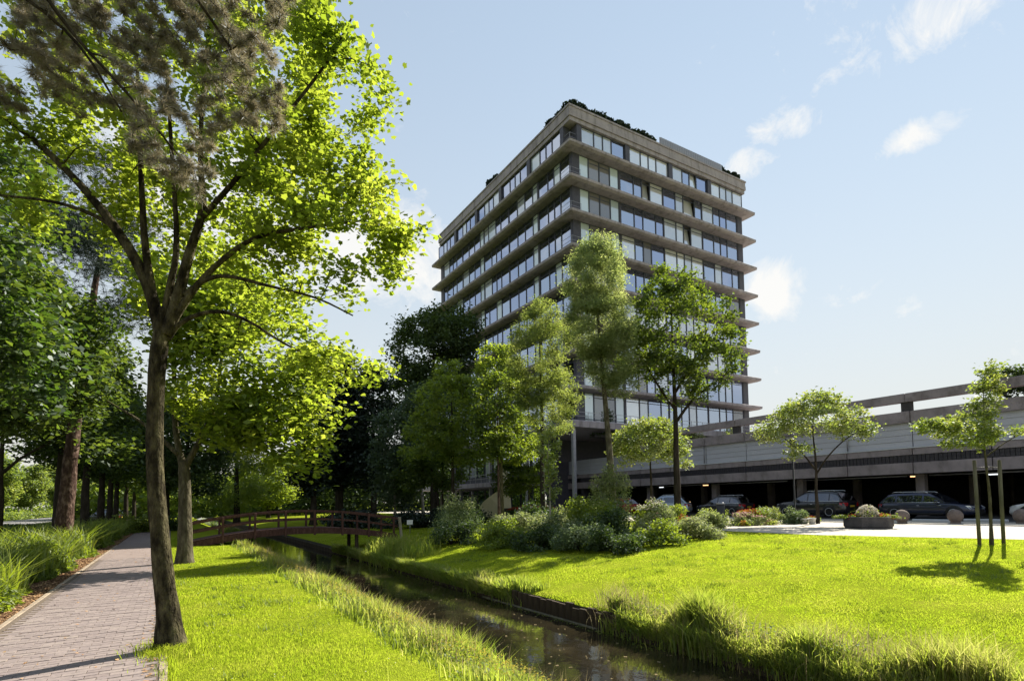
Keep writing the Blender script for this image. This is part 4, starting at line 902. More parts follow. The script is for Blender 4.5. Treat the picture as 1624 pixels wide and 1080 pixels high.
# ------------------------------------------------------------------ trees
def pts(L, base): return [(x - base[0], y - base[1], z - base[2]) for x, y, z in L]
B = (0.0, 7.68, 0)
ML = lambda L, r0, r1: (pts(L, B), list(np.linspace(r0, r1, len(L))))
tree('maple_tree', 'nearest maple with a mossy forked trunk leaning over the brick path', 'tree', B,
     pts([(0.02, 7.68, -.1), (0.0, 7.68, .25), (-.08, 7.68, 0.95), (-.17, 7.67, 1.97), (-.18, 7.63, 2.78), (-.15, 7.57, 3.43), (-.10, 7.53, 3.95)], B), [.140, .128, .100, .088, .084, .092, .07],
     [ML([(-.12, 7.55, 3.6), (-.20, 7.58, 4.0), (-.33, 7.63, 4.42), (-.64, 7.79, 4.98), (-.99, 7.97, 5.46), (-1.37, 8.18, 5.9), (-1.85, 8.45, 6.3)], 0.079, 0.024),
      ML([(-.26, 7.6, 4.2), (-.45, 7.7, 4.75), (-.74, 7.85, 5.02), (-1.18, 8.1, 5.21), (-1.74, 8.44, 5.29)], 0.036, 0.012),
      ML([(-.15, 7.57, 3.7), (-.23, 7.58, 4.17), (-.31, 7.6, 4.75), (-.36, 7.57, 5.77), (-.41, 7.55, 7.0)], 0.061, 0.016),
      ML([(-.10, 7.53, 3.8), (-.06, 7.5, 4.15), (.03, 7.4, 4.6), (-.03, 7.38, 5.5), (-.12, 7.38, 6.9)], 0.050, 0.016),
      ML([(-.08, 7.53, 3.65), (.02, 7.45, 4.0), (.14, 7.33, 4.6), (.29, 7.21, 5.1), (.22, 7.24, 5.76), (.3, 7.11, 7.2)], 0.079, 0.016),
      ML([(-.06, 7.53, 3.7), (.1, 7.4, 4.02), (.33, 7.23, 4.37), (.76, 6.94, 4.77), (1.26, 6.63, 4.85), (1.88, 6.25, 4.93)], 0.050, 0.010),
      ML([(.10, 7.38, 4.1), (.3, 7.25, 4.28), (.52, 7.12, 4.33), (.96, 6.86, 4.18), (1.4, 6.6, 4.06), (1.77, 6.38, 3.83)], 0.032, 0.008),
      ML([(-.06, 7.55, 3.6), (.06, 7.43, 3.80), (.4, 7.21, 3.93), (.71, 7.03, 3.82), (1.03, 6.85, 3.56), (1.4, 6.63, 3.33), (1.75, 6.42, 3.12)], 0.032, 0.006),
      ML([(.27, 7.22, 5.0), (.57, 7.02, 5.39), (1.0, 6.72, 6.04), (1.49, 6.38, 6.76), (1.73, 6.21, 7.3)], 0.036, 0.010)],
     [(.15, .4, 7.0, 1.8, 1.6, 1.9), (1.35, -.9, 6.5, 1.05, 1.0, 1.5), (1.6, -1.1, 4.7, .90, .8, .85), (.9, .3, 4.9, 1.0, .9, .7), (-1.1, .9, 5.9, 1.0, .9, 1.0), (1.75, -1.2, 3.35, .55, .45, .33), (1.0, -.1, 3.9, .6, .5, .35), (2.15, -1.5, 5.0, .42, .4, .5)],
     400, 84, .066, M['maple'], M['moss_bark'], 4, MAPLE, .115, .7, .3, .45, None, .005, .03, 14, 3.3, .10, .75, flare=1.45)
tree('maple_tree', 'second maple beside the path, pale lower trunk forking low', 'tree', (.35, 19.1, 0),
     [(0, 0, -.1), (.0, 0, 1.0), (-.02, 0, 2.2), (-.05, 0, 3.0)], [.215, .185, .165, .15],
     [([(-.03, 0, 2.7), (-.25, .1, 3.6), (-.35, .2, 5), (-.3, .2, 8)], [.12, .09, .07, .03]), ([(-.03, 0, 2.8), (.3, -.2, 3.5), (.75, -.45, 4.6), (.9, -.5, 6.3), (1.0, -.5, 8)], [.10, .08, .06, .04, .02]),
      ([(.4, -.25, 3.7), (1.3, -.8, 4.6), (2.3, -1.3, 5.3), (3.0, -1.7, 5.6)], [.06, .05, .03, .015]), ([(-.2, 0, 3.2), (-1.0, .5, 4.1), (-2.0, 1.0, 4.8)], [.07, .05, .02])],
     [(1.5, -.9, 5.9, 2.2, 2.2, 2.6), (2.5, -1.6, 4.6, 1.6, 1.5, 1.7), (.4, 0, 8.0, 2.0, 2.0, 1.8), (3.0, -1.9, 3.4, .9, .9, .9)],
     300, 60, .20, M['maple'], M['bark'], 7, QUAD, .30, .7, .3, .45, None, .008, .05, 12, 2.6, .1, .7)
def simple_tree(name, label, x, y, z, hgt, tr, env, natt, nleaf, ls, leaf, bark, seed, lean=(0, 0), zb=None, group=None, limbs=(), **k):
    r = random.Random(seed); zt = hgt * .82; n = 6; T = [(lean[0] * (i / n) ** 1.3 + r.uniform(-.04, .04) * (i > 0), lean[1] * (i / n) ** 1.3 + r.uniform(-.04, .04) * (i > 0), -.15 + (zt + .15) * i / n) for i in range(n + 1)]
    R__ = [tr * (1 - .82 * (i / n)) for i in range(n + 1)]
    return tree(name, label, 'tree', (x, y, z), T, R__, list(limbs), env, natt, nleaf, ls, leaf, bark, seed, zmin_attach=zb if zb is not None else hgt * .3, group=group, **k)
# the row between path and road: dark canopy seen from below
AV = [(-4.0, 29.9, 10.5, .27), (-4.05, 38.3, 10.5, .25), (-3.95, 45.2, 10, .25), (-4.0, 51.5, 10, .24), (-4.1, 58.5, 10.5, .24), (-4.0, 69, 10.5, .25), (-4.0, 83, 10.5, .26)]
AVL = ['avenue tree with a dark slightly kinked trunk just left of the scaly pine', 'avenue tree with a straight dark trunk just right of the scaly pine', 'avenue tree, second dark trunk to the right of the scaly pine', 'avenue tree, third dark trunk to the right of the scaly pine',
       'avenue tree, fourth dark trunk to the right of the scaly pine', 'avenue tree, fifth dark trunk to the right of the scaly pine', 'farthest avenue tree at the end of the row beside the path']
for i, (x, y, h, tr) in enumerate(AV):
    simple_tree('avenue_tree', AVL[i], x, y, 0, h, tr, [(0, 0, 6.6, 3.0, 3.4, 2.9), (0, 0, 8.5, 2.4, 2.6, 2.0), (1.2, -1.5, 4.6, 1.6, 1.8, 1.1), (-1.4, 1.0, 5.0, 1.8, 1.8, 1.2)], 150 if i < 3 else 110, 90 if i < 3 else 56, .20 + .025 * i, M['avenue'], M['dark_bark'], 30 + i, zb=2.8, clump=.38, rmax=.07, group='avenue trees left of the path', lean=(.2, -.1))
# trees behind the near maple, beside the path
simple_tree('lime_tree', 'dark leafy tree whose low crown fills the left edge beside the path', -4.6, 21.5, 0, 11, .22, [(0, 0, 5.9, 3.0, 3.0, 2.3), (.8, -.6, 7.1, 2.4, 2.4, 1.3), (1.7, -1.0, 5.0, 1.5, 1.5, 1.0)], 250, 100, .155, M['avenue'], M['dark_bark'], 51, zb=3.2, clump=.32, rmax=.05, lean=(.3, 0))
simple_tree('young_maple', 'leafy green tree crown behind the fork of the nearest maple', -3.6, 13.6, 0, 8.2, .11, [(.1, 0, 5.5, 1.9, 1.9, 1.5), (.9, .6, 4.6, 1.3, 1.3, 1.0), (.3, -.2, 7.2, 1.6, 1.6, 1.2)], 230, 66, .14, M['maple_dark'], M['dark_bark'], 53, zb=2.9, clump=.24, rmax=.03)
simple_tree('slim_tree', 'slim tree with spreading branches near the left edge', -5.6, 28.4, 0, 7.5, .15, [(0, 0, 6.0, 2.6, 2.6, 1.5)], 90, 42, .20, M['avenue'], M['dark_bark'], 55, zb=2.6, clump=.3, limbs=[([(0, 0, 2.9), (-.6, .2, 3.6), (-1.5, .3, 4.2), (-2.3, .4, 5.1)], [.07, .05, .035, .01]), ([(0, 0, 3.0), (.6, 0, 3.7), (1.5, -.1, 4.3), (2.2, -.2, 5.0)], [.07, .05, .03, .01])])
# pine with the thick scaly trunk
def needles(L, root, rg, size=.16, k=9, mat=None, nm='crown'):
    n = len(L); P = np.repeat(L, k, 0); d = rg.normal(size=(n * k, 3)); d /= np.linalg.norm(d, axis=1)[:, None]; d[:, 2] *= .8
    s = size * rg.uniform(.6, 1.2, n * k)[:, None]; w = np.cross(d, rg.normal(size=(n * k, 3))); w /= np.linalg.norm(w, axis=1)[:, None]; w *= size * .020 + .0006
    V = np.stack([P - w, P + w, P + d * s], 1).reshape(-1, 3); link(nm, npmesh(nm, V, 3, np.arange(len(V)), mat or M['needle']), root)
simple_tree('pine_tree', 'pine with a thick reddish scaly trunk left of the path', -3.5, 26.6, 0, 16, .30, [(0, 0, 10.5, 3.6, 3.6, 2.2), (.5, 0, 13.5, 2.6, 2.6, 2.2), (-1.8, .5, 8.6, 2.4, 2.4, 1.2)], 240, 34, .1, None, M['pine_bark'], 61, lean=(1.2, 0), zb=6, clump=.32, rmax=.07, sag=.1, crown_fn=lambda L, r, g: needles(L, r, g, .36, 9, M['conifer']), sides=14)
# pine overhanging from the left, its boughs hang into the top of the view
PB = (-4.3, 4.2, 0)
def limb_to(a, b, r0, r1, sagz=.3):
    a = np.array(a); b = np.array(b); n = 12; q = random.Random(int(abs(b[0] * 97 + b[2] * 31))); T = np.linspace(0, 1, n)
    return ([tuple(a + (b - a) * t + np.array([q.uniform(-.11, .11), q.uniform(-.11, .11), q.uniform(-.10, .10)]) * (0 < t < 1) + np.array([0, 0, sagz * 4 * t * (1 - t)])) for t in T], list(np.linspace(r0, r1, n)))
PBL = lambda x, y, z: (x - PB[0], y - PB[1], z)
tree('pine_tree', 'pine whose grey-brown needle boughs hang into the top left of the view', 'tree', PB, [(0, 0, -.1), (0, 0, 3), (.1, 0, 6), (.2, 0, 9), (.3, 0, 12)], [.24, .22, .18, .13, .05],
     [limb_to((.1, 0, 8.6), PBL(.4, 5.2, 5.6), .05, .010, .35), limb_to((.1, 0, 8.2), PBL(-.4, 5.6, 5.0), .05, .008, .3), limb_to((.15, 0, 9.0), PBL(.75, 5.0, 6.2), .05, .010, .35), limb_to((.1, 0, 7.4), PBL(-1.2, 6.0, 5.5), .04, .010, .2), limb_to((.1, 0, 7.8), PBL(.1, 5.5, 4.6), .045, .007, .5)],
     [tuple(PBL(.45, 5.25, 5.45)) + (.42, .42, .60), tuple(PBL(-.05, 5.6, 5.05)) + (.42, .42, .50), tuple(PBL(.18, 5.5, 4.5)) + (.22, .22, .28), tuple(PBL(-.5, 5.9, 5.75)) + (.75, .6, .45), tuple(PBL(-1.2, 6.3, 5.7)) + (.7, .6, .45), tuple(PBL(.3, 5.2, 6.2)) + (.7, .6, .55), tuple(PBL(-.7, 5.8, 6.5)) + (1.4, .9, .5)],
     400, 9, .1, None, M['dark_bark'], 63, clump=.018, rtip=.0055, rmax=.016, zmin_attach=4.5, sag=.25, spread=.55, crown_fn=lambda L, r, g: needles(L, r, g, .10, 30), sides=12, shell=.3)
# dark conifer and broadleaf trees beyond the bridge
def big(name, label, x, y, h, tr, env, natt, nleaf, ls, leaf, bark, seed, **k): return simple_tree(name, label, x, y, .1, h, tr, env, natt, nleaf, ls, leaf, bark, seed, **k)
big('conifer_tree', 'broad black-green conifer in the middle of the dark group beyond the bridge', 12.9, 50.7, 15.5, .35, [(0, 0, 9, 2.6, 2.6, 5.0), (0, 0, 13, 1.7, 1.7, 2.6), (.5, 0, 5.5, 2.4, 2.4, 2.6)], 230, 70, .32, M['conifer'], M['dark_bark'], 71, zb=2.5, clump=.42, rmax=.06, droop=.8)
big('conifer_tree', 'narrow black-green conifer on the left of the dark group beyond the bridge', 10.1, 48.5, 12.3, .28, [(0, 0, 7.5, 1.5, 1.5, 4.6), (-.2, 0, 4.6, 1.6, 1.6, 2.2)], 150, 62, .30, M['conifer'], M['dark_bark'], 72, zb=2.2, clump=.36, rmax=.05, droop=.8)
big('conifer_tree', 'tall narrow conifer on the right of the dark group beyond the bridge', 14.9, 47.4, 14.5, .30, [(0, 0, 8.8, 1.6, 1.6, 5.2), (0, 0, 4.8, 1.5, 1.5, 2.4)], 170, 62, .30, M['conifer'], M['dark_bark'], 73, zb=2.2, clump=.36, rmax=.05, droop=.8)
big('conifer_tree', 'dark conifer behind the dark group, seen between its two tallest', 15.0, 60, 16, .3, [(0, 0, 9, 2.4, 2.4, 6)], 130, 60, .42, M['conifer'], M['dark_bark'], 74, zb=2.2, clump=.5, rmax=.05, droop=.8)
big('large_tree', 'large round dark green tree against the left side of the tower', 24.2, 55.6, 23.6, .5, [(0, 0, 17.5, 4.8, 4.8, 5.2), (1.5, -1, 20.0, 3.2, 3.2, 3.0), (-2, 1, 13.5, 3.8, 3.8, 3.5), (1, 0, 10.5, 3.8, 3.8, 3.5)], 380, 80, .34, M['darktree'], M['dark_bark'], 75, zb=7, clump=.55, rmax=.10)
big('birch_tree', 'drooping grey-green birch to the right of the dark conifers', 14.4, 40.6, 9.4, .13, [(0, 0, 5.6, 1.9, 1.9, 3.6), (0, 0, 3.8, 2.0, 2.0, 2.6)], 190, 70, .20, M['birch_leaf'], M['pale_bark'], 76, zb=2.5, clump=.32, rmax=.03, droop=1.5, sag=.45)
big('birch_tree', 'slender birch with a pale leaning stem behind the small white sign', 17.0, 41.3, 11.5, .15, [(0, 0, 8.0, 1.7, 1.7, 3.2)], 130, 60, .22, M['birch_leaf'], M['pale_bark'], 77, zb=4.4, clump=.32, rmax=.03, droop=1.0, sag=.3, lean=(-.6, .3))
big('weeping_willow', 'yellow-green weeping willow behind the left part of the bridge', 5.2, 58, 10.5, .3, [(0, 0, 7.0, 3.0, 3.0, 2.6), (0, 0, 4.2, 3.3, 3.3, 2.8)], 230, 70, .26, M['park'], M['dark_bark'], 78, zb=3, clump=.4, rmax=.05, droop=2.0, sag=.6, shape=LONG)
big('park_tree', 'mid green tree behind the bridge, left of the weeping willow', .9, 44, 9.5, .25, [(0, 0, 6.3, 3.0, 3.0, 2.8), (.8, -.5, 3.8, 2.2, 2.2, 1.4)], 200, 60, .24, M['darktree'], M['dark_bark'], 79, zb=2.2, clump=.36, rmax=.05)
big('park_tree', 'dark tree closing the far end of the brick path', -.4, 62, 12, .3, [(0, 0, 7, 3.6, 3.6, 4.2)], 170, 56, .34, M['darktree'], M['dark_bark'], 80, zb=2.2, clump=.45, rmax=.05)
big('park_tree', 'bright tree far behind the dark conifers, low and sunlit', 11.5, 84, 9.5, .25, [(0, 0, 5, 4.5, 4.5, 3.8)], 150, 50, .42, M['park'], M['dark_bark'], 81, zb=1.8, clump=.5, rmax=.05)
big('park_tree', 'dark tree with two thin trunks left of the tower lobby', 21.0, 49.0, 13, .2, [(0, 0, 9.4, 2.8, 2.8, 3.4), (-.8, 0, 6.2, 2.4, 2.4, 2.0)], 190, 60, .30, M['darktree'], M['dark_bark'], 82, zb=3.6, clump=.45, rmax=.05)
# row of park trees in front of the tower
big('park_tree', 'low bushy tree filling the gap left of the reddish stem', 16.6, 36.8, 7.2, .10, [(0, 0, 4.6, 2.4, 2.4, 2.2), (-1.6, 1.0, 3.8, 1.6, 1.6, 1.5)], 170, 60, .20, M['park_dark'], M['dark_bark'], 191, zb=1.4, clump=.24, rmax=.04)
big('park_tree', 'low bushy tree in the shade between the ivy-dotted trunk and the tower column', 20.6, 31.6, 6.6, .09, [(0, 0, 4.3, 1.9, 1.9, 2.0), (-.9, .7, 3.2, 1.4, 1.4, 1.2)], 150, 60, .18, M['park_dark'], M['dark_bark'], 192, zb=1.2, clump=.22, rmax=.04)
big('park_tree', 'light green spreading tree left of the cream wall', 15.5, 32.8, 11.4, .14, [(0, 0, 7.4, 3.0, 3.0, 2.8), (-1.4, .9, 5.6, 2.1, 2.1, 1.8), (.9, -.5, 9.6, 1.8, 1.8, 1.5), (1.0, -.6, 4.9, 1.9, 1.9, 1.2), (-.4, .3, 10.3, .9, .9, 1.2), (1.6, -1.2, 7.6, 1.4, 1.4, 1.3)], 280, 60, .19, M['park'], M['dark_bark'], 91, zb=3.2, clump=.20, rmax=.04)
big('park_tree', 'thin tree with a reddish stem rising in front of the cream wall', 15.7, 27.2, 9.4, .085, [(0, 0, 6.7, 1.8, 1.8, 2.6), (.2, 0, 4.8, 1.3, 1.3, 1.0)], 130, 56, .17, M['park_dark'], M['pine_bark'], 92, zb=3.4, clump=.18, rmax=.03)
big('park_tree', 'green tree whose ivy-dotted trunk stands right of the cream wall', 17.4, 29.8, 11.6, .16, [(0, 0, 7.8, 1.9, 1.9, 3.3), (.9, -.6, 5.6, 1.6, 1.6, 1.7), (-.2, .2, 10.4, 1.2, 1.2, 1.3), (-.6, .3, 4.9, 1.3, 1.3, .9), (.9, -.5, 9.0, 1.1, 1.1, 1.1)], 230, 60, .18, M['park'], M['bark'], 93, zb=3.4, clump=.19, rmax=.04)
big('park_tree', 'upright grey-green tree between the ivy trunk tree and the tall willow', 17.0, 24.7, 12.9, .15, [(0, 0, 9.4, 1.8, 1.8, 2.8), (.4, -.3, 6.8, 1.7, 1.7, 1.9), (.1, 0, 11.5, 1.1, 1.1, 1.1), (-.7, .4, 8.0, 1.3, 1.3, 1.4)], 360, 80, .16, M['park2'], M['dark_bark'], 94, zb=4.3, clump=.18, rmax=.03, shape=LONG)
big('willow_tree', 'tall silvery willow with a slanting trunk in front of the tower corner', 18.9, 21.3, 15.4, .21, [(-.7, .1, 12.7, 1.6, 1.6, 1.9), (-.6, 0, 10.4, 1.8, 1.8, 1.9), (-.1, 0, 8.6, 1.45, 1.45, 1.5), (-.5, 0, 14.2, .85, .85, .85), (.55, -.4, 7.5, .7, .7, .8)], 470, 120, .15, M['willow'], M['bark'], 95, zb=5.6, clump=.20, rmax=.03, shape=LONG, lean=(-.75, 0.1), shell=.6, rtip=.005)
big('park_tree', 'tall tree with a straight trunk and open round crown in front of the tower', 23.2, 21.0, 14.4, .21, [(.3, -.4, 10.6, 3.0, 3.0, 2.6), (-.2, -.1, 12.6, 2.0, 2.0, 1.5), (1.3, -1.0, 9.0, 2.2, 2.2, 1.7), (-1.4, .9, 9.4, 1.6, 1.6, 1.6), (.4, -.3, 7.3, 1.5, 1.5, .8)], 300, 64, .175, M['park_dark'], M['dark_bark'], 96, zb=5.6, clump=.20, rmax=.05, shell=.55,
    limbs=[([(0, 0, 5.6), (.7, -.5, 6.8), (1.6, -1.0, 7.6), (2.6, -1.6, 8.4)], [.09, .07, .05, .02]), ([(0, 0, 6.4), (-.8, .5, 7.8), (-1.5, .9, 9.4)], [.08, .06, .02]), ([(0, 0, 7.2), (.8, -.6, 8.8), (1.6, -1.1, 10.8)], [.08, .06, .02])])
big('golden_tree', 'small spreading yellow-green tree left of the tall straight trunk', 24.9, 24.6, 6.8, .10, [(0, 0, 5.0, 2.4, 2.4, 1.1), (0, 0, 5.9, 1.5, 1.5, .7), (-1.4, .9, 4.2, 1.0, 1.0, .6), (1.5, -.9, 4.1, 1.0, 1.0, .7)], 190, 56, .16, M['gold'], M['dark_bark'], 97, zb=2.4, clump=.20, rmax=.03)
big('golden_tree', 'young spreading tree in front of the dark grey sport utility car', 27.5, 15.9, 6.9, .10, [(0, 0, 5.5, 2.2, 2.2, .9), (0, 0, 6.2, 1.4, 1.4, .6), (-1.7, 1.1, 4.8, 1.1, 1.1, .55), (1.7, -1.1, 5.0, 1.1, 1.1, .7), (-.7, .4, 4.0, 1.0, 1.0, .45)], 185, 46, .15, M['gold'], M['dark_bark'], 98, zb=2.3, clump=.19, rmax=.03, limbs=[([(0, 0, 2.6), (.5, -.3, 3.5), (1.3, -.8, 4.4), (2.2, -1.4, 5.0)], [.05, .04, .03, .01]), ([(0, 0, 2.9), (-.6, .4, 3.9), (-1.6, 1.0, 4.8)], [.05, .035, .01])])
simple_tree('golden_tree', 'young staked tree on the lawn at the right', 18.87, 6.19, .26, 5.3, .045, [(-.45, .35, 3.15, .95, .95, .50), (-.9, .7, 3.25, .65, .65, .28), (.1, -.05, 3.9, .42, .42, .6), (.2, -.1, 4.7, .32, .32, .45), (.9, -.6, 3.1, .55, .3, .12), (-.1, .1, 2.75, .4, .4, .25)], 140, 40, .095, M['gold'], M['bark'], 99, zb=2.1, clump=.085, rmax=.012, rtip=.003, lean=(.0, 0), limbs=[([(0, 0, 2.4), (.5, -.35, 2.85), (1.25, -.85, 3.25)], [.02, .015, .005])])
big('sapling', 'thin sapling with sparse pale leaves left of the garage', 13.9, 19.7, 5.2, .055, [(0, 0, 3.9, .45, .45, 1.2), (.15, 0, 2.3, .35, .35, 1.0)], 70, 22, .12, M['gold'], M['pale_bark'], 100, zb=1.0, clump=.10, rmax=.012, rtip=.004)
big('roof_tree', 'dark green tree on top of the garage at the right edge', 46.5, 14.0, 10.6, .14, [(0, 0, 8.9, 1.3, 1.3, 1.0), (.8, -1.6, 8.7, 1.2, 1.2, .8)], 110, 50, .22, M['darktree'], M['dark_bark'], 101, zb=5, clump=.22, rmax=.03)
# trees of the sunlit wood beyond the road
rw = random.Random(77); protos = []
for i in range(4):
    protos.append((rw.uniform(9, 13),))
wood_xy = [(-30, 52), (-27, 60), (-34, 63), (-25, 70), (-29, 79), (-35, 75), (-25, 88), (-31, 92), (-24, 101), (-29, 108), (-23.5, 118), (-27, 128), (-23, 140), (-27, 152), (-23, 166), (-40, 88), (-42, 104), (-36, 118), (-34, 136), (-46, 70), (-38, 55), (-22.5, 185), (-33, 160), (-10, 120), (-12.5, 140), (-9, 165)]
first = []
def copy_tree(root, loc, rz, sc, label=None):
    r = root.copy(); COL.objects.link(r); r.location = loc; r.rotation_euler = (0, 0, rz); r.scale = (sc, sc, sc)
    if label: r['label'] = label
    for ch in root.children: c = ch.copy(); COL.objects.link(c); c.parent = r
    return r
for i, (x, y) in enumerate(wood_xy):
    if i < 3:
        first.append(simple_tree('woodland_tree', 'sunlit yellow-green tree in the wood beyond the road', x, y, 0, 12, .17, [(0, 0, 8.0, 3.2, 3.2, 3.4), (.6, 0, 4.6, 2.8, 2.8, 2.2), (-.8, .5, 10.2, 2.0, 2.0, 1.6)], 170, 52, .40, M['wood_leaf'], M['pale_bark'], 120 + i, zb=2.2, clump=.45, rmax=.05, group='trees of the sunlit wood beyond the road'))
    else: copy_tree(first[i % 3], (x, y, 0), rw.uniform(0, 6.28), rw.uniform(.8, 1.2))
# far backdrop of woodland behind everything on the left (too far to tell apart)
n = 26000; P = np.stack([G.uniform(-120, 30, n), 190 + G.uniform(0, 60, n), G.uniform(0, 1, n) ** .7 * 13], 1); P[:, 2] *= .75 + .25 * np.sin(P[:, 0] * .21) * np.sin(P[:, 0] * .077 + 1)
n2 = 20000; P2 = np.stack([G.uniform(-95, -52, n2), G.uniform(20, 190, n2), G.uniform(0, 1, n2) ** .7 * 13], 1)
tag(link('far_woodland', leafcloud('far_woodland', np.concatenate([P, P2]), 1.1, M['wood_leaf'], QUAD, .3, G)), 'far belt of woodland closing the view on the left', 'woodland', kind='stuff')
n = 16000; P = np.stack([G.uniform(-14, 32, n), G.uniform(100, 118, n), G.uniform(0, 1, n) ** 1.1 * 7], 1)
tag(link('far_woodland', leafcloud('far_woodland', P, .9, M['wood_leaf'], QUAD, .3, G)), 'sunlit belt of bushes far behind the bridge and the end of the path', 'woodland', kind='stuff')
n = 26000; P = np.stack([G.uniform(14, 75, n), G.uniform(88, 112, n), G.uniform(0, 1, n) ** .8 * 9.5], 1)
tag(link('far_woodland', leafcloud('far_woodland', P, .8, M['darktree'], QUAD, .3, G)), 'dark belt of trees far behind the bridge', 'woodland', kind='stuff')
# low sunlit hedge along the far side of the road
n = 9000; P = np.stack([-22.5 + G.normal(0, .7, n), G.uniform(40, 190, n), G.uniform(0, 1.3, n)], 1)
hd = thing('roadside_hedge', 'low yellow-green hedge along the far side of the road', 'hedge', (0, 0, 0)); link('foliage', leafcloud('foliage', P, .30, M['wood_leaf'], QUAD, .4, G), hd)

# ------------------------------------------------------------------ shrubs and beds
def shrub(name, label, x, y, rx, ry, h, mat, ls, n, seed, shape=QUAD, up=.5, mat2=None, cat='shrub', top=None, group=None, tipmat=None, nst=7):
    z = float(gz(x, y)); root = thing(name, label, cat, (x, y, z), 0, group); g = np.random.default_rng(seed)
    k = 26; C_ = g.normal(size=(k, 3)); C_ /= np.linalg.norm(C_, axis=1)[:, None]; C_[:, 2] = np.abs(C_[:, 2]); C_ = C_ * g.uniform(.45, .92, k)[:, None] * np.array([rx, ry, h])
    w = g.integers(0, k, n); d = g.normal(size=(n, 3)); d /= np.linalg.norm(d, axis=1)[:, None]; r = g.uniform(.35, 1.0, n)[:, None]
    P = C_[w] + d * r * np.array([rx * .36, ry * .36, h * .26]); P[:, 2] = np.abs(P[:, 2]) + .02
    link('foliage', leafcloud('foliage', P, ls, mat, shape, up, g), root)
    if tipmat:
        sel = P[:, 2] > h * .62; Q = P[sel]; Q = Q[: int(n * .22)]; link('flowers', leafcloud('flowers', Q + np.array([0, 0, .04]), ls * .9, tipmat, QUAD, 1.0, g), root)
    m = MB()
    for i in range(nst):
        e = C_[i]; m.tube([(e[0] * .1, e[1] * .1, -.1), (e[0] * .5, e[1] * .5, e[2] * .5), (e[0], e[1], e[2])], [.022, .016, .008], 5)
    m.build('stems', M['dark_bark'], root); return root
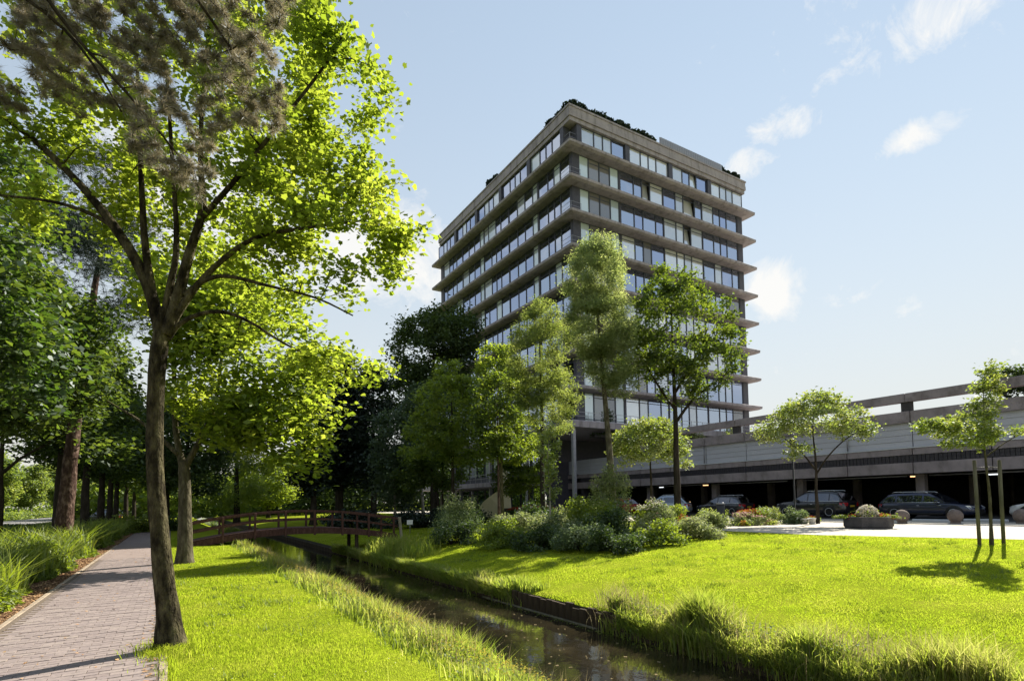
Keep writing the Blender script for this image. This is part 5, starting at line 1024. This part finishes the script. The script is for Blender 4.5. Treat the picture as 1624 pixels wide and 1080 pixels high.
SH = [ # x,y,rx,ry,h,mat,leaf,n,label,shape,tip
 (11.5, 23.9, 1.35, 1.3, 1.75, 'shrub_grey', .12, 5200, 'tall shrub with pale leaf tips at the left end of the bed', LONG, 'shrub_pale'),
 (10.5, 22.2, 1.2, 1.1, .95, 'shrub_dark', .10, 4200, 'dark rounded shrub below the pale-tipped one at the left end of the bed', QUAD, None),
 (12.2, 21.2, 1.1, 1.0, .85, 'shrub_mid', .10, 3800, 'low green shrub right of the pale-tipped shrub', QUAD, None),
 (11.2, 19.2, 1.3, 1.1, .80, 'shrub_mid', .09, 4300, 'bright green low shrub facing the lawn near the reddish stem', QUAD, None),
 (13.6, 21.9, 1.5, 1.1, 1.05, 'shrub_pale', .10, 5200, 'pale variegated bush behind the bright green low shrub', QUAD, None),
 (14.6, 20.6, 1.3, 1.1, 1.15, 'shrub_pale', .10, 4600, 'pale variegated bush left of the thin sapling', QUAD, None),
 (11.4, 17.1, 1.1, 1.0, .78, 'shrub_dark', .09, 4200, 'dark low shrub in the middle of the lawn edge', QUAD, None),
 (13.0, 17.9, 1.0, .9, 1.0, 'shrub_grey', .09, 3600, 'grey-green shrub behind the dark low shrub', QUAD, 'shrub_pale'),
 (14.9, 18.2, 1.1, 1.0, 1.75, 'shrub_mid', .11, 4800, 'tall yellow-green shrub right of the sapling', QUAD, 'gold'),
 (16.6, 18.9, 1.25, 1.2, 2.35, 'willow', .12, 7000, 'tall round silvery shrub in the middle of the bed', LONG, 'shrub_pale'),
 (12.2, 15.4, 1.1, 1.0, .85, 'shrub_grey', .09, 4000, 'grey-green shrub at the lawn edge under the silvery shrub', QUAD, None),
 (13.9, 15.8, 1.3, 1.1, 1.15, 'shrub_dark', .10, 5000, 'blackish shrub in front of the tall silvery shrub', QUAD, None),
 (12.4, 13.9, 1.05, .95, .70, 'shrub_dark', .09, 3800, 'dark shrub at the lowest point of the bed on the lawn', QUAD, None),
 (14.3, 13.9, 1.05, .95, .70, 'shrub_mid', .09, 3800, 'green shrub with a bright top at the lower bed edge', QUAD, None),
 (16.2, 15.6, .95, .9, .95, 'shrub_pale', .10, 3400, 'variegated bush in front of the tall straight tree trunk', QUAD, None),
 (16.9, 14.4, 1.15, .95, .72, 'shrub_pale', .09, 4200, 'low cream-edged bush left of the dark waste bin', QUAD, None),
 (18.6, 15.4, 1.0, .9, .68, 'shrub_pale', .09, 3800, 'low cream-edged bush directly beside the dark waste bin', QUAD, None),
 (18.6, 18.2, 1.1, 1.0, 1.1, 'shrub_mid', .11, 3600, 'mid green bush behind the tall straight tree trunk', QUAD, 'lilac'),
 (21.4, 20.0, 1.4, 1.0, 1.15, 'shrub_mid', .11, 3800, 'leafy green bush in front of the silver-blue car', QUAD, None),
 (23.0, 18.6, 1.0, .9, 1.05, 'gold', .12, 2800, 'yellow-green bush just right of the dark waste bin', LONG, None),
 (23.9, 17.3, .95, .8, .60, 'shrub_pale', .10, 2400, 'low bush with pale pink flowers on the paving edge', QUAD, 'pinkflower'),
 (25.1, 18.0, .95, .8, .70, 'shrub_mid', .10, 2600, 'low mid green bush in the right part of the flower bed', QUAD, 'redflower'),
 (26.2, 17.6, .9, .8, 1.0, 'gold', .12, 2600, 'tall yellow-green plant in front of the dark sport utility car', LONG, None),
 (26.6, 16.6, .75, .7, .78, 'shrub_grey', .10, 2400, 'blue-grey bush beside the white pots', QUAD, None),
 (17.8, 22.6, 1.6, 1.4, 1.3, 'shrub_mid', .12, 3600, 'green bush in the shade below the tall willow', QUAD, None),
 (16.2, 24.3, 1.6, 1.4, 1.2, 'shrub_dark', .12, 3600, 'dark bush in the shade in front of the tower lobby', QUAD, None),
 (13.6, 27.4, 1.5, 1.4, 1.3, 'shrub_dark', .12, 3600, 'dark bush left of the reddish stem', QUAD, None),
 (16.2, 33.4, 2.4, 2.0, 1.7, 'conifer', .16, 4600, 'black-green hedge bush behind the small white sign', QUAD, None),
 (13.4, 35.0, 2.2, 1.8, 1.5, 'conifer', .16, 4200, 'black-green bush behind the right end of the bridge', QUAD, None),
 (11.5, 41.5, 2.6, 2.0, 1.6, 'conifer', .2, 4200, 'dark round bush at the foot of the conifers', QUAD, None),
 (22.0, 33.0, 2.2, 2.0, 1.1, 'shrub_dark', .16, 3600, 'dark bush under the canopy by the tower column', QUAD, 'redflower'),
 (-3.7, 14.8, .8, 1.2, .95, 'shrub_mid', .14, 3200, 'bushy green plant left of the path with long leaves', LONG, None),
 (-3.05, 11.9, .62, .9, .62, 'maple', .10, 3400, 'bright sunlit leafy plant at the left edge of the photo', LONG, None),
 (-2.3, 44.5, 1.6, 1.4, 1.3, 'shrub_mid', .16, 3000, 'bush closing the far end of the path on its left', QUAD, None),
 (-.6, 46.5, 1.6, 1.2, 1.2, 'shrub_dark', .16, 3000, 'dark bush closing the far end of the path on its right', QUAD, None),
]
for i, (x, y, rx, ry, h, mt, ls, n, lab, shp, tip) in enumerate(SH):
    shrub('shrub', lab, x, y, rx, ry, h * (1.28 if 10 < x < 19 and y < 30 else 1.0), M[mt], ls, n, 200 + i, shp, .4, tipmat=M[tip] if tip else None)
def flowerplant(name, label, x, y, r, h, fm, seed, z=None, nl=500, nf=130, fs=.07, group=None):
    g = np.random.default_rng(seed); zz = float(gz(x, y)) if z is None else z; root = thing(name, label, 'flowers', (x, y, zz), 0, group)
    P = g.normal(size=(nl, 3)) * np.array([r * .5, r * .5, h * .28]); P[:, 2] = np.abs(P[:, 2]) + .03; link('leaves', leafcloud('leaves', P, .08, M['shrub_mid'], QUAD, .5, g), root)
    d = g.normal(size=(nf, 3)); d /= np.linalg.norm(d, axis=1)[:, None]; d[:, 2] = np.abs(d[:, 2]); P = d * np.array([r, r, h]) * g.uniform(.8, 1, nf)[:, None]; link('blooms', leafcloud('blooms', P, fs, fm, QUAD, 1, g), root)['kind'] = 'stuff'
    return root
for (x, y, r, h, fm, lab) in [(28.6, 16.9, .42, .38, 'redflower', 'mound of bright red flowers on the paving in front of the dark sport utility car'), (27.7, 17.1, .45, .42, 'shrub_pale', 'pale leafy plant between the red flowers and the white pots'),
        (23.1, 16.9, .26, .30, 'redflower', 'small red flower clump at the lawn edge near the waste bin'), (24.9, 16.7, .35, .32, 'pinkflower', 'pink flower clump between waste bin and planter'),
        (17.4, 16.9, .22, .95, 'pinkflower', 'pale round flower head in front of the silver-blue car'), (18.9, 16.9, .26, .75, 'redflower', 'dull red flower clump left of the waste bin'), (21.9, 17.9, .42, .55, 'pinkflower', 'pink flowers between the waste bin and the silver-blue car'), (19.7, 17.3, .34, .62, 'redflower', 'deep red flowers behind the low cream-edged bushes'), (26.0, 18.6, .5, .75, 'redflower', 'red flowers at the back of the bed in front of the charcoal hatchback'), (20.2, 18.9, .25, .85, 'lilac', 'white flowers in front of the black car gap'), (16.3, 16.6, .25, .75, 'lilac', 'bluish white flowers in front of the silver-blue car')]:
    flowerplant('flower_clump', lab, x, y, r, h, M[fm], int(x * 10))
# hexagonal planter with flowers
pl = thing('planter', 'dark hexagonal concrete planter on the bright paving', 'planter', (24.6, 12.1, .31)); r = .92
hexa = [(r * math.cos(R_(60 * k + 12)), r * math.sin(R_(60 * k + 12))) for k in range(6)]; hi = [(a * .88, b * .88) for a, b in hexa]
m = MB(); V = [(x * .95, y * .95, 0) for x, y in hexa] + [(x * .95, y * .95, .06) for x, y in hexa] + [(x, y, .08) for x, y in hexa] + [(x, y, .46) for x, y in hexa] + [(x * .99, y * .99, .48) for x, y in hexa] + [(x, y, .48) for x, y in hi] + [(x, y, .38) for x, y in hi]
F = [tuple(range(5, -1, -1)), tuple(36 + i for i in range(6))]
for q in range(6):
    for i in range(6): jx = (i + 1) % 6; F.append((q * 6 + i, q * 6 + jx, q * 6 + 6 + jx, q * 6 + 6 + i))
m.add(V, F); m.build('tub', M['planter'], pl); m = MB(); m.prism([(a * .98, b * .98) for a, b in hi], .36, .41); m.build('earth', M['soil'], pl)
flowerplant('flower_clump', 'round mound of cream flowers in the hexagonal planter', 24.66, 12.15, .46, .62, M['lilac'], 301, .68, 400, 900, .085)
flowerplant('flower_clump', 'orange-red flowers at the right side of the hexagonal planter', 24.95, 11.65, .36, .22, M['redflower'], 302, .70, 300, 160)
flowerplant('flower_clump', 'orange-red flowers at the left side of the hexagonal planter', 24.15, 12.45, .30, .20, M['redflower'], 303, .70, 300, 90)
flowerplant('flower_clump', 'grey-leaved plant hanging over the right rim of the hexagonal planter', 25.0, 11.35, .30, .16, M['shrub_pale'], 304, .70, 200, 160)
flowerplant('flower_clump', 'grey-leaved plant hanging over the left rim of the hexagonal planter', 24.0, 12.85, .32, .18, M['shrub_pale'], 305, .70, 200, 160)
# round bollards
BL = ['round concrete bollard nearest the planter, on the bright paving', 'round concrete bollard between the planter and the staked tree', 'round concrete bollard at the right edge of the photo']
m = MB(); prof = [(.20, 0), (.21, .06), (.17, .08)] + [(.31 * math.cos(a), .34 + .31 * math.sin(a)) for a in np.linspace(-.95, PI / 2 - .05, 14)]; m.lathe(prof, 24); ball = m.mesh('bollard', M['ball'])
bl0 = None
for i, (x, y) in enumerate([(29.6, 13.05), (30.8, 11.38), (32.2, 9.44)]):
    o = link('bollard', ball); o.location = (x, y, .305); tag(o, BL[i], 'bollard', 'round bollards along the parking bay')
for i, (x, y) in enumerate([(31.9, 12.9), (33.2, 11.2)]):
    m = MB(); m.bbox(-.14, .14, -.85, .85, 0, .12, .03); o = m.build('parking_kerb', M['ledge'], None, (x + .4, y, .306)); tag(o, ['low pale parking kerb right of the first round bollard', 'low pale parking kerb right of the second round bollard'][i], 'kerb', 'parking kerbs')
# pots by the bed
for i, (x, y, hh) in enumerate([(27.0, 15.9, .26), (26.6, 16.05, .24)]):
    m = MB(); m.lathe([(.13, 0), (.19, hh), (.20, hh), (.20, hh + .03), (.17, hh + .03), (.16, hh - .02)], 14); o = m.build('flower_pot', M['white'], None, (x, y, .31)); tag(o, ['white pot in front of the blue-grey bush, right one', 'white pot in front of the blue-grey bush, left one'][i], 'pot', 'white pots')
# stakes of the young tree
for i, (x, y) in enumerate([(18.60, 6.36), (19.28, 6.06)]):
    m = MB(); m.tube([(0, 0, -.3), (0, 0, 2.28)], [.048, .044], 8); m.tube([(0, 0, 2.28), (0, 0, 2.30)], [.044, .030], 8); o = m.build('tree_stake', M['stake'], None, (x, y, .26)); o.rotation_euler = (.01 * i, -.015, 0); tag(o, ['left wooden stake of the young tree on the lawn', 'right wooden stake of the young tree on the lawn'][i], 'stake', 'stakes of the young tree')
m = MB(); m.tube([(18.60, 6.36, 2.35), (18.85, 6.17, 2.37), (18.9, 6.24, 2.37)], [.012] * 3, 5); m.tube([(19.28, 6.06, 2.35), (18.92, 6.16, 2.37), (18.85, 6.24, 2.37)], [.012] * 3, 5); tag(m.build('tree_tie', M['black_plastic']), 'dark rubber ties between the stakes and the young tree', 'tie')
# waste bin on the bed edge
wb = thing('waste_bin', 'narrow dark waste bin on a post at the end of the flower bed', 'bin', (20.6, 16.2, .30), -.5)
m = MB(); m.tube([(0, 0, 0), (0, 0, .30)], [.05, .05], 8); m.build('post', M['bin'], wb)
m = MB(); m.tube([(0, .02, .06), (0, .02, .40), (.0, 0, 1.06)], [.14, .17, .185], 10); m.build('body', M['bin'], wb); m = MB(); m.tube([(0, 0, 1.08), (0, 0, 1.15)], [.20, .17], 10); m.build('lid', M['steel'], wb)
# lamp post
lp2 = thing('lamp_post', 'thin black lamp post behind the young spreading tree', 'lamp post', (29.5, 18.3, .30))
m = MB(); m.tube([(0, 0, 0), (0, 0, .5), (0, 0, .52), (0, 0, 4.1)], [.075, .07, .045, .035], 10); m.build('post', M['bin'], lp2)
m = MB(); m.lathe([(.05, 4.1), (.09, 4.16), (.17, 4.42), (.19, 4.44), (.05, 4.60)], 12); m.build('lantern', M['bin'], lp2)
# small garden lamp near the lobby
gl = thing('garden_lamp', 'short pale garden lamp post in front of the tower lobby', 'lamp post', (17.9, 25.9, .2)); m = MB(); m.tube([(0, 0, 0), (0, 0, 1.1)], [.03, .03], 8); m.build('post', M['steel'], gl); m = MB(); m.tube([(0, 0, 1.1), (0, 0, 1.75)], [.10, .13], 10); m.build('shade', M['white'], gl); m = MB(); m.tube([(0, 0, 1.75), (0, 0, 1.82)], [.17, .06], 10); m.build('cap', M['bin'], gl)
# small sign by the bridge
sg = thing('small_sign', 'small blank white sign on a short post right of the bridge', 'sign', (11.7, 30.5, .05), -.55); m = MB(); m.tube([(0, 0, -.2), (0, 0, .6)], [.022, .022], 6); m.build('post', M['steel'], sg); m = MB(); m.bbox(-.17, .17, -.045, -.022, .38, .64, .006); m.build('board', M['white'], sg)
# white posts in the shade
for i, (x, y) in enumerate([(17.6, 39.2), (18.0, 38.9), (18.45, 38.6)]):
    m = MB(); m.bbox(-.10, .10, -.05, .05, 0, .95, .02); o = m.build('pale_post', M['old_wood'], None, (x, y, 1.1 - .85)); o.scale = (1, 1, 2.1); tag(o, ['leftmost of three pale posts in the shade beyond the small white sign', 'middle of three pale posts in the shade beyond the small white sign', 'rightmost of three pale posts in the shade beyond the small white sign'][i], 'post', 'pale posts in the shade')
# cream curved entrance wall and pillar
ew = thing('curved_wall', 'cream curved sculptural wall in front of the tower lobby', 'wall', (21.9, 38.2, .30), -.61)
prof = [(-1.35, 0), (-1.35, 1.0), (-1.1, 1.35), (-.6, 1.75), (0, 2.15), (.45, 2.30), (.8, 2.15), (1.05, 1.6), (1.1, .8), (1.1, 0)]
m = MB(); k = len(prof); V = []
for (x, z) in prof: V.append((x, -.14 + .10 * x * x, z))
for (x, z) in prof: V.append((x, .14 + .10 * x * x, z))
m.add(V, [tuple(range(k)), tuple(range(2 * k - 1, k - 1, -1))] + [(i, k + i, k + (i + 1) % k, (i + 1) % k) for i in range(k)]); m.build('wall_slab', M['cream'], ew)
m = MB(); m.bbox(.15, .75, .45, 1.0, 0, 4.1, .03); m.build('pillar', M['cream'], ew)
m = MB(); m.bbox(.18, .72, -.62, -.08, 0, .001, .0); 
tub = MB(); tub.bbox(-.45, .45, -.45, .45, 0, .85, .03); tag(tub.build('dark_tub', M['bin'], None, (22.0, 36.3, .30)), 'square dark tub beside the cream curved wall', 'tub')
# planting on the roofs and balconies
def hedge(label, x0, x1, y0, y1, z, h, n, seed, mat='conifer', ls=.34, cat='hedge', name='rooftop_hedge'):
    g = np.random.default_rng(seed); root = thing(name, label, cat, ((x0 + x1) / 2, (y0 + y1) / 2, z)); P = np.stack([g.uniform(x0, x1, n), g.uniform(y0, y1, n), np.zeros(n)], 1) - np.array([(x0 + x1) / 2, (y0 + y1) / 2, 0])
    hh = h * (.62 + .12 * np.sin(P[:, 0] * 2.1 + P[:, 1] * 1.7) + .10 * np.sin(P[:, 0] * 5.3 + P[:, 1] * 4.4)); P[:, 2] = g.uniform(0, 1, n) * hh; link('foliage', leafcloud('foliage', P, ls, M[mat], QUAD, .3, g), root)
    m = MB(); m.box(x0 - (x0 + x1) / 2 + .05, (x1 - x0) / 2 - .05, y0 - (y0 + y1) / 2 + .05, (y1 - y0) / 2 - .05, -.02, .25); m.build('trough', M['deepdark'], root)
hedge('dark hedge along the tower roof edge right of the corner', 33.6, 45.8, 42.8, 43.9, 41.15, 1.25, 5200, 401)
hedge('dark hedge along the tower roof edge left of the corner', 33.6, 34.6, 44.0, 47.2, 41.15, 1.05, 1800, 402)
hedge('dark hedge at the far right end of the tower roof', 56.6, 60.4, 42.8, 43.9, 41.15, 1.15, 2200, 403)
hedge('dark clump of plants halfway along the left roof edge', 33.6, 34.4, 57.5, 60.3, 41.15, 1.35, 1300, 404)
hedge('sparse pale plants far along the left roof edge', 33.6, 34.3, 64.5, 67, 41.15, .55, 300, 405, 'shrub_grey', .22, name='rooftop_plants', cat='plants')
hedge('sparse pale plants at the far left end of the roof', 33.6, 34.3, 69.5, 71.2, 41.15, .5, 240, 406, 'shrub_grey', .22, name='rooftop_plants', cat='plants')
hedge('dark green plants in a trough on the podium level under the canopy', 35.5, 44, 42.4, 43.2, 7.9, .75, 2200, 407, 'shrub_dark', .2, name='balcony_plants', cat='plants')
shrub('balcony_bush', 'round clipped bush on the podium terrace at the tower corner', 37.0, 42.2, .8, .8, 1.6, M['shrub_dark'], .13, 1500, 408)
bb = bpy.data.objects['balcony_bush']; bb.location = (37.0, 42.2, 9.22)
for i, (x, y, s, lab) in enumerate([(46.5, 40.0, 1.0, 'pale feathery bush on the garage roof in front of the tower, left one'), (53, 40.0, 1.15, 'pale feathery bush on the garage roof in front of the tower, right one'), (48.2, 36.6, .7, 'small olive bush on the garage deck behind the top beam')]):
    o = shrub('roof_bush', lab, x, y, 1.5 * s, 1.4 * s, 3.3 * s, M['shrub_pale' if i < 2 else 'shrub_mid'], .2, 2600, 410 + i); o.location = (x, y, 6.0)
tp_ = thing('bracket_lamp', 'small white globe lamp below the mezzanine edge of the tower', 'lamp', (30.4, 51.5, 3.1)); m = MB(); m.lathe([(.02, -.16)] + [(.16 * math.cos(a), .16 * math.sin(a)) for a in np.linspace(-1.4, 1.4, 9)], 12); m.build('globe', M['white'], tp_); m = MB(); m.tube([(0, 0, .15), (.3, 0, .26)], [.02, .02], 6); m.build('bracket', M['steel'], tp_)
print('objects', len(bpy.data.objects), 'tris', sum(len(o.data.loops) - 2 * len(o.data.polygons) for o in bpy.data.objects if o.type == 'MESH'))
